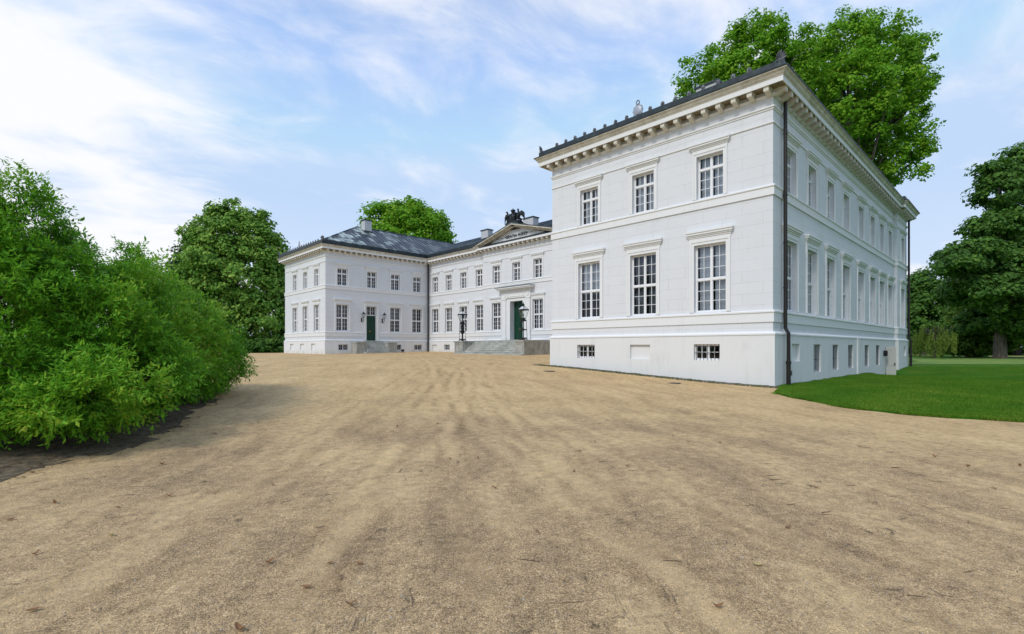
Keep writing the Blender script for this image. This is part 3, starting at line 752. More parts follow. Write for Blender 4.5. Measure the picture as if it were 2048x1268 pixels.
wall(mb, Fc('x', XF - .1), YLW - .1, YLE + .1, G0, 2.35, [(s - .55, s + .55, 1.30, 2.02, .14) for s in (53.9, 57.0, 60.05)], depth=.3)
wall(mb, Fc('y', YLW - .1), XF - .1, XC - .1, G0, 2.35, [b_open('bf', s) for s in (23.85, 30.4, 33.23)], depth=.3)
wall(mb, Fc('x', XC - .1), 40.4, YLW - .1, G0, 2.35, [b_open('bf', 47.07), (49.05, 50.05, 1.32, 1.94, .14)], depth=.3)
wall(mb, Fc('x', XA - .1), 30.0, 40.4, G0, 2.35, [], depth=.3)
wall(mb, Fc('x', XC - .1), YL0, 30.0, G0, 2.35, [], depth=.3)
mb.quad((XA - .1, 40.4, G0), (XC - .1, 40.4, G0), (XC - .1, 40.4, 2.35), (XA - .1, 40.4, 2.35))
mb.quad((XF - .1, YLE + .1, G0), (50, YLE + .1, G0), (50, YLE + .1, 2.35), (XF - .1, YLE + .1, 2.35))
mb.build('plinth', M_plinth_far, PAL)
for s in (23.85, 30.4, 33.23): basement('bf', F_court, s)
basement('bf', F_mid, 47.07)

# ---- horizontal mouldings swept round the outlines (outward on the left of the path)
near_path = [(XC + .1, YL0), (XF, YL0), (XF, YR), (XAV, YR), (XAV, YR - .22), (XE, YR - .22), (XE, YL0)]
near_path = [Vector(p_) for p_ in near_path]
far_path = [(48, YLE), (XF, YLE), (XF, YLW), (XC, YLW), (XC, 40.3), (XA, 40.3), (XA, 30.1), (XC, 30.1), (XC, YL0 + .25)]
# orientation check: outward must be on the left of travel
def oriented(path, probe_out):
    a, b = Vector(path[1]), Vector(path[2]); d = (b - a).normalized(); nrm = Vector((-d.y, d.x))
    return path if nrm.dot(Vector(probe_out)) > 0 else path[::-1]
near_path = oriented([tuple(p_) for p_ in near_path], (-1, 0)); far_path = oriented(far_path, (-1, 0))
def cut(path, seg_pts, gap):
    """split path by gaps = list of (axis, const, a, b): removes a..b on the segment lying on axis=const"""
    paths = [path]
    for axis, c_, a, b in gap:
        new = []
        for P_ in paths:
            done = False
            for i in range(len(P_) - 1):
                p0, p1 = P_[i], P_[i + 1]
                k = 0 if axis == 'x' else 1
                if abs(p0[k] - c_) < 1e-6 and abs(p1[k] - c_) < 1e-6:
                    o_ = 1 - k; lo, hi = sorted((p0[o_], p1[o_]))
                    if lo < a and b < hi:
                        e0, e1 = (a, b) if p0[o_] < p1[o_] else (b, a)
                        mk = lambda v: (c_, v) if k == 0 else (v, c_)
                        new += [P_[:i + 1] + [mk(e0)], [mk(e1)] + P_[i + 1:]]; done = True; break
            if not done: new.append(P_)
        paths = new
    return paths
doors = [('y', YLW, 26.22, 28.12), ('x', XA, 33.2, 37.2)]
def mould(name, m, prof, lo=False):
    mb = MB(); mb.sweep(near_path, prof)
    pf = [(d, far(z)) for d, z in prof]
    for P_ in (cut(far_path, None, doors) if lo else [far_path]): mb.sweep(P_, pf)
    return mb.build(name, m, PAL)
mould('plinth_moulding', M_trim, [(-.02, 2.13), (.13, 2.13), (.13, 2.19), (.10, 2.22), (.05, 2.27), (-.02, 2.27)], True)
mould('sill_band', M_trim, [(-.02, 2.66), (.05, 2.66), (.05, 3.03), (.09, 3.06), (.09, 3.12), (.055, 3.15), (-.02, 3.15)], True)
mould('storey_band', M_trim, [(-.02, 7.90), (.06, 7.90), (.06, 8.20), (.10, 8.24), (.10, 8.29), (.06, 8.33), (-.02, 8.33)])
mould('string_moulding', M_trim, [(-.02, 10.84), (.05, 10.86), (.05, 10.91), (-.02, 10.93)])
mould('architrave', M_trim, [(-.02, 11.42), (.035, 11.42), (.035, 11.47), (.085, 11.50), (.085, 11.55), (-.02, 11.59)])
mould('bed_moulding', M_trim, [(-.02, 11.94), (.05, 11.95), (.10, 12.0), (.10, 12.04), (-.02, 12.04)])
mould('corona', M_trim, [(-.3, 12.235), (.52, 12.235), (.52, 12.19), (.56, 12.19), (.56, 12.41), (-.3, 12.41)])
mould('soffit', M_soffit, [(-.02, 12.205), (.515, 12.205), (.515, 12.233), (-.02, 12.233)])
mb = MB(); cy = [(-.3, 12.412), (.585, 12.412), (.585, 12.44), (.62, 12.46), (.65, 12.50), (.66, 12.54), (.70, 12.585), (.75, 12.60), (.75, 12.64), (-.3, 12.64)]
mb.sweep(near_path, cy)
cyf = [(d, far(z)) for d, z in cy]
for P_ in cut(far_path, None, [('x', XA, 30.1 + .001, 40.3 - .001)]): mb.sweep(P_, cyf)
mb.build('cornice', M_cream, PAL)
mb = MB(); ed = [(-.3, 12.642), (.775, 12.642), (.785, 12.685), (.56, 12.70), (.56, 13.02), (-.3, 13.02)]
mb.sweep(near_path, ed); 
for P_ in cut(far_path, None, [('x', XA, 30.1 + .001, 40.3 - .001)]): mb.sweep(P_, [(d, far(z) + (.12 if z > 12.9 else 0)) for d, z in ed])
# flashing on the horizontal cornice below the gable
zf_ = far(12.414); mb.poly_y([(XA - .58, zf_), (XA - .58, zf_ + .05), (XA - .07, zf_ + .33), (XA + .1, zf_ + .33), (XA + .1, zf_)], 30.1 - .3, 40.3 + .3)
mb.build('roof_edge', M_copper, PAL)

# ---- modillions: the hundred nearest one by one, the rest together
def modillion_mesh(k=1.0):
    mb = MB(); prof = [(.0, -.07), (.14, -.075), (.28, -.03), (.38, .03), (.43, .02), (.48, -.01), (.50, .03), (.50, .19), (.0, .19)]
    mb.poly_x([(y * k, z * k) for y, z in prof], -.10 * k, .10 * k)
    mb.box(-.12 * k, .12 * k, 0, .51 * k, .19 * k, .225 * k)
    return mb.mesh('modillion', M_brk)
mods = []
def seg_mods(path, lv, sp):
    for i in range(len(path) - 1):
        a, b = Vector(path[i]), Vector(path[i + 1]); L = (b - a).length
        if L < 1.0: continue
        d = (b - a) / L; nrm = Vector((-d.y, d.x)); k = max(1, round((L - .2) / sp))
        for j in range(k + 1):
            q = a + d * (.1 + (L - .2) * j / k)
            mods.append((q.x, q.y, lv, math.atan2(nrm.y, nrm.x) - math.pi / 2))
seg_mods(near_path[1:-1] if near_path[0][0] > 30 else near_path, ident, .66)
seg_mods(far_path, far, .63)
seen = []
for x, y, lv, r_ in mods:
    if lv is ident and (y > YL0 - .01 and x > XF + .3): continue
    if lv is far and (y > YLE - .01 and x > XF + .3 or (abs(x - XC) < .1 and y < 29)): continue
    if lv is ident and x > XE - .01 and y > YR: continue
    seen.append((math.hypot(x, y), x, y, lv, r_))
seen.sort(key=lambda q: q[0])
mm_n, mm_f = modillion_mesh(1.0), modillion_mesh(.95)
for dist, x, y, lv, r_ in seen[:100]: put('modillion', mm_n if lv is ident else mm_f, PAL, (x, y, lv(12.008)), r_)
rest = MB()
for dist, x, y, lv, r_ in seen[100:]:
    me = mm_n if lv is ident else mm_f; Mx = Matrix.Translation((x, y, lv(12.008))) @ Matrix.Rotation(r_, 4, 'Z')
    rest.add([Mx @ v.co for v in me.vertices], [tuple(p_.vertices) for p_ in me.polygons])
tag(rest.build('modillion', M_brk, PAL), kind='stuff')

# ---- roofs
def hip_roof(mb, x0, x1, y0, y1, ze, zr, xr0, ribs, yr=None):
    """ridge along x; hip at x0"""
    ym = (y0 + y1) / 2
    A, B, C_, D = (x0, y0, ze), (x1, y0, ze), (x1, y1, ze), (x0, y1, ze); E_, F_ = (xr0, ym, zr), (x1, ym, zr)
    mb.add([A, B, C_, D, E_, F_], [(0, 1, 5, 4), (2, 3, 4, 5), (3, 0, 4), (0, 3, 2, 1), (1, 2, 5)])
    if ribs:
        x = x0 + .35
        while x < x1:
            f = 1.0 if x >= xr0 else (x - x0) / (xr0 - x0)
            if f > .05:
                for ya in (y0,):
                    p0 = Vector((x, ya, ze + .02)); p1 = Vector((x, ya + (ym - ya) * f, ze + (zr - ze) * f + .02))
                    mb.tube([p0, p1], .03, 4, False)
            x += .62
        mb.tube([(x0, y0, ze + .03), (xr0, ym, zr + .03), (x1, ym, zr + .03)], .07, 6)
mb = MB(); zeF, zeN = far(12.97) + .1, 12.97
hip_roof(mb, XF - .48, 50, YLW - .48, YLE + .48, zeF, 16.25, 28.3, True)
roof_l = mb.build('roof', M_roof, PAL)
mb = MB(); hip_roof(mb, XF - .48, XE, YR - .3, YL0 + .48, zeN, 16.2, 28.2, False); roof_r = mb.build('roof', M_roof, PAL)
mb = MB()
x0, x1, xm = XC - .48, 51.5, 43.0
mb.add([(x0, YL0, zeF), (x0, 56.7, zeF), (xm, 56.7, 16.22), (xm, YL0 - 3, 16.22), (x1, 56.7, zeF), (x1, YL0, zeF)], [(0, 1, 2, 3), (3, 2, 4, 5)])
y = 20.0
while y < 56.5:
    mb.tube([(x0, y, zeF + .02), (xm, y, 16.24)], .03, 4, False); y += .62
mb.tube([(xm, YL0 - 2, 16.25), (xm, 56.7, 16.25)], .07, 6)
# gable roof over the middle
gz0, gz1, gh = far(12.62), 13.72, 5.85
def chev(z0, z1, w, t_, yc=35.2): return [(yc - w, z0), (yc, z1), (yc + w, z0), (yc + w, z0 + t_), (yc, z1 + t_), (yc - w, z0 + t_)]
slope = (gz1 - gz0) / gh
mb.poly_x(chev(gz0 + .02, gz1 + .02, gh + .03, .06), XA - .80, 37.6)
roof_c = mb.build('roof', M_roof, PAL)
def chimney(parent, x0, x1, y0, y1, z0, z1):
    mb = MB(); mb.box(x0, x1, y0, y1, z0, z1 - .1); mb.cur = 1; mb.box(x0 - .09, x1 + .09, y0 - .09, y1 + .09, z1 - .1, z1)
    mb.box(x0 - .05, x1 + .05, y0 - .05, y1 + .05, z0 - .1, z0 + .25)
    o = mb.mesh('chimney', [M_chim, M_copper]); ob = bpy.data.objects.new('chimney', o); scene.collection.objects.link(ob); ob.parent = parent
chimney(roof_l, 28.65, 29.55, 55.35, 56.2, 15.4, 17.0); chimney(roof_r, 28.6, 30.2, 12.6, 13.9, 15.4, 17.15)
chimney(roof_c, 40.4, 41.2, 46.4, 47.7, 14.9, 16.25); chimney(roof_c, 40.4, 41.3, 38.7, 40.3, 14.9, 16.35)

# ---- pediment with raking cornice and inscription
mb = MB()
mb.poly_x([(35.2 - 5.0, gz0 - .20), (35.2 + 5.0, gz0 - .20), (35.2, gz1 - .20)], XA - .06, XA + .1)
ped = mb.build('pediment', M_wall, PAL)
mb = MB(); mb.poly_x(chev(gz0 - .27, gz1 - .27, gh - .12, .10), XA - .44, XA + .08)
mb.poly_x(chev(gz0 - .17 + .002, gz1 - .17 + .002, gh - .06, .07), XA - .60, XA + .08)
mb.poly_x(chev(gz0 - .10 + .004, gz1 - .10 + .004, gh, .11), XA - .76, XA + .08)
o = sub('raking_cornice', mb.mesh('raking_cornice', M_cream), ped)
# letters drawn as strokes with serifs; unit box 0..1 high
LET = {
 'G': [[(.78, .80), (.62, .95), (.40, 1.0), (.18, .85), (.08, .5), (.18, .15), (.40, 0), (.62, .04), (.78, .18), (.78, .45), (.55, .45)], [(.7, .45), (.9, .45)]],
 'R': [[(.15, 0), (.15, 1)], [(.02, 0), (.30, 0)], [(.02, 1), (.15, 1), (.5, 1), (.66, .86), (.66, .66), (.5, .52), (.15, .52)], [(.42, .52), (.75, 0), (.9, 0)]],
 'A': [[(.10, 0), (.45, 1), (.80, 0)], [(.25, .35), (.65, .35)], [(0, 0), (.22, 0)], [(.66, 0), (.94, 0)]],
 'T': [[(.42, 0), (.42, 1)], [(.05, .82), (.05, 1), (.80, 1), (.80, .82)], [(.28, 0), (.57, 0)]],
 'I': [[(.2, 0), (.2, 1)], [(.05, 0), (.35, 0)], [(.05, 1), (.35, 1)]],
 'E': [[(.15, 0), (.15, 1)], [(.02, 1), (.65, 1), (.65, .82)], [(.15, .52), (.50, .52)], [(.50, .42), (.50, .63)], [(.02, 0), (.68, 0), (.68, .18)]],
 'S': [[(.60, .80), (.48, .96), (.28, 1), (.12, .86), (.14, .66), (.34, .53), (.55, .38), (.60, .18), (.45, .02), (.25, 0), (.08, .16)]]}
ADV = {'G': .98, 'R': .98, 'A': 1.0, 'T': .92, 'I': .5, 'E': .82, 'S': .76, ' ': .6}
mb = MB(); H_ = .30; text = 'GRATIA REGIS'; tot = sum(ADV[c] for c in text) * H_; y = 35.2 + tot / 2 - .02; zb = gz0 + .26
for c_ in text:
    for st_ in LET.get(c_, []):
        for (ax, az), (bx_, bz) in zip(st_[:-1], st_[1:]):
            p0, p1 = Vector((y - ax * H_, zb + az * H_)), Vector((y - bx_ * H_, zb + bz * H_)); d = (p1 - p0)
            if d.length < 1e-6: continue
            vert = abs(d.y) > abs(d.x) * .6; w_ = (.030 if vert else .014); d.normalize(); nn = Vector((-d.y, d.x)) * w_; e = d * w_ * .6
            q = [p0 - e + nn, p1 + e + nn, p1 + e - nn, p0 - e - nn]
            mb.poly_x([(v.x, v.y) for v in q], XA - .085, XA - .055)
    y -= ADV[c_] * H_
sub('inscription', mb.mesh('inscription', M_letter), ped)

# ---- small roof ornaments
def antefix_mesh(k=1.0):
    mb = MB(); w = .085 * k; pts = [(-w, 0), (-w * .9, .10 * k)] + [(w * math.cos(t_), .13 * k + w * math.sin(t_)) for t_ in [math.pi * (1 - i / 8) for i in range(9)]] + [(w * .9, .10 * k), (w, 0)]
    mb.poly_y(pts, -.04 * k, .035 * k); mb.ball((0, .045 * k, .12 * k), (.05 * k, .03 * k, .08 * k), seg=8, rings=5); mb.box(-w * 1.2, w * 1.2, -.06 * k, .05 * k, -.02, .03 * k)
    return mb.mesh('antefix', M_zinc)
an, af = antefix_mesh(1.0), antefix_mesh(.95)
for k in range(1, 9):
    for sg in (-1, 1):
        put('antefix', an, PAL, (XF - .48, 13.40 + sg * k * .66, 13.02), R(90))
        put('antefix', af, PAL, (XF - .48, 56.72 + sg * k * .63, far(13.02) + .12), R(90))
def acroterion_mesh():
    mb = MB()
    for i in range(7):                                    # palmette: curled leaves in a fan
        a = R(-66 + 22 * i); L = .36 * (1 - .25 * abs(math.sin(a)))
        pts = []
        for j in range(6):
            f = j / 5; pts.append((math.sin(a) * L * f * .8, .02 + .16 * f ** 3 + .02 * math.sin(f * 3), .05 + math.cos(a) * L * f * .95))
        mb.tube(pts, [.030, .045, .05, .05, .042, .016], 6)
    mb.ball((0, .05, .07), (.11, .06, .08)); mb.box(-.16, .16, -.10, .10, -.03, .05)
    return mb.mesh('acroterion', M_zinc)
am = acroterion_mesh()
for x, y, z, r_ in ((XF - .42, YR - .38, 13.02, 135), (XF - .42, YL0 + .40, 13.02, 45), (XF - .42, YLW - .38, far(13.02) + .12, 135), (XF - .42, YLE + .40, far(13.02) + .12, 45)):
    put('acroterion', am, PAL, (x, y, z), R(r_ ))
for y, z, k in ((13.40, 12.99, 1.0), (56.72, far(13.0) + .12, .95)):
    mb = MB(); ring = [(.27 * k * math.cos(t_), .27 * k * math.sin(t_) * 1.05) for t_ in [2 * math.pi * i / 20 for i in range(20)]]
    mb.poly_y([(a, b + .27 * k) for a, b in ring], -.03, .02)
    mb.ball((0, .02, .27 * k), (.22 * k, .05, .23 * k), seg=14)
    for i in range(10):
        t_ = 2 * math.pi * i / 10; mb.ball((.275 * k * math.cos(t_), 0, .27 * k + .285 * k * math.sin(t_)), .035 * k, seg=6, rings=4)
    mb.tube([(0, -.03, .25 * k), (0, -.45, -.0)], .012, 5)
    o = put('shield_ornament', mb.mesh('shield_ornament', M_zincl), PAL, (XF - .50, y, z), R(90))
    mb = MB(); 
    mb.tube([(.09 * k * math.cos(t_), 0, .66 * k + .09 * k * math.sin(t_)) for t_ in [2 * math.pi * i / 14 for i in range(15)]], .024 * k, 6)
    mb.box(-.07 * k, .07 * k, -.03, .03, .55 * k, .59 * k); mb.ball((0, 0, .77 * k), .03 * k, seg=6, rings=4)
    sub('crown', mb.mesh('crown', M_zinc), o)

# ---- downpipes
def downpipe(x, y, ztop, zb, off, rad):
    ox, oy = off
    mb = MB(); mb.tube([(x + ox * .0, y + oy * .0, ztop), (x, y, ztop - .3), (x, y, 2.42), (x + ox, y + oy, 2.20), (x + ox, y + oy, .95)], rad, 12)
    mb.tube([(x + ox, y + oy, .95), (x + ox, y + oy, zb)], rad * 1.2, 12)
    for z in (10.6, 8.0, 6.0, 4.1): mb.lathe([(rad + .001, 0), (rad + .02, .015), (rad + .02, .05), (rad + .001, .065)], (x, y, z), 12)
    mb.lathe([(rad * 1.2, 0), (rad * 1.45, .02), (rad * 1.45, .12), (rad * 1.2, .14)], (x + ox, y + oy, .9), 12)
    mb.box(x + ox - rad * .5, x + ox + rad * 1.9, y + oy - rad * 1.3, y + oy - rad * .6, .42, .62)
    return mb.build('downpipe', M_pipe, PAL, smooth=False)
downpipe(22.92, YR - .16, 12.2, -.1, (0, -.12), .075)
downpipe(XE - .22, YR - .40, 12.2, -.4, (0, -.12), .075)
downpipe(XC - .20, YLW - .22, far(12.1), .8, (-.06, -.06), .085)

# ---- doors
def door_mesh(w, h, leaf_rows, y0=-.58):
    mb = MB(); W2 = w / 2
    mb.box(-W2, W2, y0, y0 + .05, 0, h)
    for sg in (-1, 1):
        a, b = sorted((sg * .012, sg * (W2 - .02)))
        mb.box(a, a + .10, y0, y0 + .085, .02, h - .02); mb.box(b - .10, b, y0, y0 + .085, .02, h - .02)
        for i in range(leaf_rows + 1):
            z = .02 + (h - .14) * i / leaf_rows
            mb.box(a + .10, b - .10, y0, y0 + .08, z, z + .10)
        for i in range(leaf_rows):
            z = .02 + (h - .14) * (i + .5) / leaf_rows + .05; hh = (h - .14) / leaf_rows / 2 - .10
            mb.box(a + .15, b - .15, y0, y0 + .068, z - hh, z + hh)
    mb.box(-.03, .03, y0, y0 + .10, .02, h)
    return mb.mesh('door', M_green)
def handle(o, y, z=1.05):
    mb = MB(); mb.box(.05, .10, y, y + .012, z - .1, z + .12); mb.tube([(.075, y, z), (.075, y + .06, z), (.18, y + .06, z)], .012, 6)
    mb.ball((-.07, y + .03, z), .035, seg=8); sub('handle', mb.mesh('handle', M_brass), o)
# main portal
o = put('door', door_mesh(1.80, 3.82, 6, -.60), PAL, F_av.pt(35.2, 0, 2.38), F_av.rot); handle(o, -.50); o['label'] = 'tall dark green double door of the columned portal'
mb = MB()
for sg in (-1, 1):
    c_ = 35.2 + sg * 1.70; F_av.box(mb, c_ - .27, c_ + .27, -.01, .17, 2.36, 6.38); F_av.box(mb, c_ - .32, c_ + .32, -.008, .22, 2.30, 2.62)
    F_av.box(mb, c_ - .31, c_ + .31, -.008, .21, 6.38, 6.52)
    a, b = sorted((35.2 + sg * .90, 35.2 + sg * 1.43)); F_av.box(mb, a, b, -.01, .07, 2.36, 6.2)
F_av.box(mb, 35.2 - 1.43, 35.2 + 1.43, -.01, .07, 6.2, 6.52)
F_av.box(mb, 35.2 - 2.02, 35.2 + 2.02, -.01, .18, 6.52, 7.22)
F_av.box(mb, 35.2 - 1.10, 35.2 + 1.10, .17, .215, 6.64, 6.70); F_av.box(mb, 35.2 - 1.10, 35.2 + 1.10, .17, .215, 7.06, 7.12)
F_av.box(mb, 35.2 - 1.16, 35.2 - 1.10, .17, .215, 6.64, 7.12); F_av.box(mb, 35.2 + 1.10, 35.2 + 1.16, .17, .215, 6.64, 7.12)
for sg in (-1, 1):
    yc = 35.2 + sg * 1.62
    mb.tube([(XA - .19, yc + .22 * math.cos(t_), 6.88 + .26 * math.sin(t_)) for t_ in [2 * math.pi * i / 20 for i in range(21)]], .035, 6)
    mb.ball((XA - .18, yc, 6.88), (.03, .10, .13), seg=8)
for e, d, z0, z1 in ((2.08, .24, 7.22, 7.29), (2.14, .34, 7.29, 7.36), (2.40, .62, 7.36, 7.46), (2.48, .70, 7.46, 7.55)):
    F_av.box(mb, 35.2 - e, 35.2 + e, -.01, d, z0, z1)
mb.cur = 1; F_av.box(mb, 35.2 - 2.5, 35.2 + 2.5, -.01, .72, 7.55, 7.585)
o = put('portal', mb.mesh('portal', [M_trim, M_copper]), PAL)
# left wing side door
o = put('door', door_mesh(1.22, 2.80, 5, -.34), PAL, F_court.pt(27.17, 0, 2.36), F_court.rot); handle(o, -.24); o['label'] = 'narrow dark green double door with glazed transom in the left wing'
mb = MB()
for x in (-.61, .55): mb.box(x, x + .06, -.33, -.25, 2.80, 3.83)
mb.box(-.55, .55, -.33, -.25, 2.80, 2.88); mb.box(-.55, .55, -.33, -.25, 3.76, 3.83); mb.box(-.035, .035, -.33, -.26, 2.88, 3.76)
for x in (-.29, .29): mb.box(x - .013, x + .013, -.32, -.27, 2.88, 3.76)
for a, b in ((-.55, -.035), (.035, .55)): mb.box(a, b, -.315, -.275, 3.30, 3.325)
sub('transom_window', mb.mesh('transom_window', M_window), o)
mb = MB(); mb.quad((.58, -.30, 2.84), (-.58, -.30, 2.84), (-.58, -.30, 3.8), (.58, -.30, 3.8)); sub('pane', mb.mesh('pane', M_glass, False), o)
mb = MB(); mb.box(-.7, .7, -.9, -.85, 2.7, 3.9); sub('dark_room', mb.mesh('dark_room', M_dark), o)
put('door_surround', surround_mesh(1.22, 3.83, .24, 4.42, .95), PAL, F_court.pt(27.17, 0, 2.36), F_court.rot)
# grey garden door standing open at the foot of the right wing
mb = MB(); X_ = 44.10
mb.box(X_, X_ + .05, 6.66, 7.22, -.75, 1.66)
for z0, z1 in ((-.75, -.55), (.32, .50), (1.44, 1.66)): mb.box(X_ - .018, X_, 6.76, 7.20, z0, z1)
mb.box(X_ - .022, X_, 6.64, 6.76, -.75, 1.66); mb.box(X_ - .016, X_, 7.16, 7.22, -.75, 1.66)
o = mb.build('garden_door', M_greydoor, PAL)
o['label'] = 'grey panelled garden door standing open at the foot of the right wing'
mb = MB(); mb.box(X_ - .05, X_ - .024, 6.68, 6.73, .30, .52); mb.tube([(X_ - .05, 6.70, .45), (X_ - .09, 6.70, .45), (X_ - .09, 6.80, .45)], .01, 6)
ho = mb.mesh('handle', M_iron); h_ob = bpy.data.objects.new('handle', ho); scene.collection.objects.link(h_ob); h_ob.parent = o
mb = MB(); mb.box(43.35, 43.62, 7.06, 7.25, .98, 1.38); mb.box(43.40, 43.57, 7.03, 7.06, 1.02, 1.34)
wl_o = mb.build('wall_lamp', M_iron); tag(wl_o, 'small black box lamp on the white wall beside the grey garden door', 'lamp')

# ------------------------------------------------------------------ stairs
GZs = .72
mb = MB(); x0s, x1s, n_st = 30.45, 32.25, 6; zt = 2.28
for i in range(n_st):
    xa = x0s + (x1s - x0s) * i / n_st; z1 = .98 + (zt - .98) * (i + 1) / n_st
    z0 = .98 + (zt - .98) * i / n_st
    mb.box(xa, XA - .11, 31.40, 38.80, z0 if i else GZs, z1 - .05)
    mb.box(xa - .03, XA - .11, 31.40, 38.80, z1 - .05, z1)
mb.box(x0s - .32, x0s, 30.22, 40.18, GZs, 1.03)
mb.box(XA - .11, XA + .6, 34.3, 36.1, 2.0, 2.37)
st_main = thing('staircase', 'broad grey stone staircase leading up to the main portal', 'staircase', (31, 35.2, .9))
put('steps', mb.mesh('steps', M_stone), st_main)
for ya, yb in ((30.30, 31.40), (38.80, 40.10)):
    mb = MB(); mb.box(30.48, XA - .105, ya, yb, GZs, 2.10); mb.box(30.42, XA - .105, ya - .05, yb + .05, 2.10, 2.25)
    for a, b, z0, z1 in ((ya + .12, ya + .2, 1.2, 2.0), (yb - .2, yb - .12, 1.2, 2.0)): mb.box(30.445, 30.48, a, b, z0, z1)
    mb.box(30.445, 30.48, ya + .2, yb - .2, 1.2, 1.28); mb.box(30.445, 30.48, ya + .2, yb - .2, 1.92, 2.0)
    put('cheek_wall', mb.mesh('cheek_wall', M_block), st_main)
st_side = thing('staircase', 'short grey stone steps with low side blocks below the left wing door', 'staircase', (27.17, 49.7, .9))
mb = MB()
for i in range(6):
    z0 = .92 + (2.30 - .92) * i / 6; z1 = .92 + (2.30 - .92) * (i + 1) / 6; ya = 49.15 + i * .26; hw = 1.25 + (.35 if i == 0 else 0)
    mb.box(27.17 - hw, 27.17 + hw, ya, YLW - .11, z0 if i else GZs, z1)
mb.box(24.6, 29.75, 49.40, 50.5, GZs, 1.02); mb.box(26.56, 27.78, YLW - .11, YLW + .3, 2.1, 2.37)
put('steps', mb.mesh('steps', M_stone), st_side)
for a, b in ((24.75, 25.92), (28.42, 29.6)):
    mb = MB(); mb.box(a, b, 49.62, YLW - .105, 1.02, 2.06); mb.box(a - .04, b + .04, 49.58, YLW - .105, 2.06, 2.18)
    put('side_block', mb.mesh('side_block', M_block), st_side)

# ------------------------------------------------------------------ lanterns
def lantern_parts(root, heavy):
    mb = MB(); w0, w1 = .235, .185                      # four-legged iron stand
    mb.box(-.29, .29, -.29, .29, 0, .05)
    for sx in (-1, 1):
        for sy in (-1, 1): mb.tube([(sx * w0, sy * w0, .05), (sx * w1, sy * w1, 1.78)], .022, 6)
    for z, hgt in ((.10, .12), (.86, .10), (1.66, .14)):
        w = w0 + (w1 - w0) * z / 1.78 + .012
        mb.box(-w, w, -w, -w + .03, z, z + hgt); mb.box(-w, w, w - .03, w, z, z + hgt); mb.box(-w, -w + .03, -w + .03, w - .03, z, z + hgt); mb.box(w - .03, w, -w + .03, w - .03, z, z + hgt)
    out_ = [('stand', mb.mesh('stand', M_iron))]
    r_ = .075 if heavy else .045
    mb = MB(); prof = [(.12, .05), (.12, .10), (r_, .16), (r_, .80), (r_ * 1.6, .86), (r_ * 1.9, .95), (r_ * 1.2, 1.05), (r_, 1.2), (r_, 1.5)]
    if heavy: prof = [(.12, .05), (.12, .1), (.08, .16), (.08, .70), (.18, .76), (.20, 1.05), (.10, 1.12), (.17, 1.20), (.17, 1.58), (.10, 1.64)]
    mb.lathe(prof + [(r_ * 1.8, 1.78), (.18, 1.84), (.20, 1.90)], (0, 0, 0), 12)
    out_.append(('post', mb.mesh('post', M_iron)))
    mb = MB()                                          # lantern cage (square, wider at the top)
    b0, b1, z0, z1 = .15, .335, 1.90, 2.62
    for sx in (-1, 1):
        for sy in (-1, 1):
            mb.tube([(sx * b0, sy * b0, z0), (sx * b1, sy * b1, z1)], .018, 6)
            mb.tube([(sx * b1, sy * b1, z1 + .05), (sx * .07, sy * .07, 2.98)], .016, 6)
    for b, z in ((b0, z0), (b1, z1), (b1, z1 + .05)):
        for sg in (-1, 1):
            mb.box(-b - .02, b + .02, sg * b - .02, sg * b + .02, z - .02, z + .03); mb.box(sg * b - .02, sg * b + .02, -b + .02, b - .02, z - .018, z + .028)
    mb.lathe([(.11, 2.96), (.14, 3.0), (.10, 3.06), (.12, 3.12), (.05, 3.18), (.035, 3.27), (.01, 3.32)], (0, 0, 0), 10)
    mb.lathe([(.05, 1.9), (.035, 2.1), (.06, 2.2), (.05, 2.28), (.01, 2.3)], (0, 0, 0), 8)
    out_.append(('lantern_cage', mb.mesh('lantern_cage', M_iron)))
    mb = MB()
    for k in range(4):
        Mx = Matrix.Rotation(math.pi / 2 * k, 4, 'Z')
        mb.quad(*[Mx @ Vector(v) for v in ((-b0, -b0, z0), (b0, -b0, z0), (b1, -b1, z1), (-b1, -b1, z1))])
    out_.append(('lantern_glass', mb.mesh('lantern_glass', M_clear)))
    mb = MB(); mb.lathe([(b1 * 1.414, z1 + .055), (.07 * 1.414, 2.98)], (0, 0, 0), 4, R(45))
    out_.append(('lantern_roof', mb.mesh('lantern_roof', M_silver)))
    for nme, me in out_: sub(nme, me, root)
for (x, y), heavy, lab in (((30.98, 39.45), True, 'black iron lantern on the left cheek wall of the portal stairs, with heavy central post'), ((30.98, 30.85), False, 'black iron lantern on the right cheek wall, in front of the tall green door')):
    root = thing('lantern', lab, 'lantern', (x, y, 2.252), 'lanterns on the portal stairs'); lantern_parts(root, heavy)
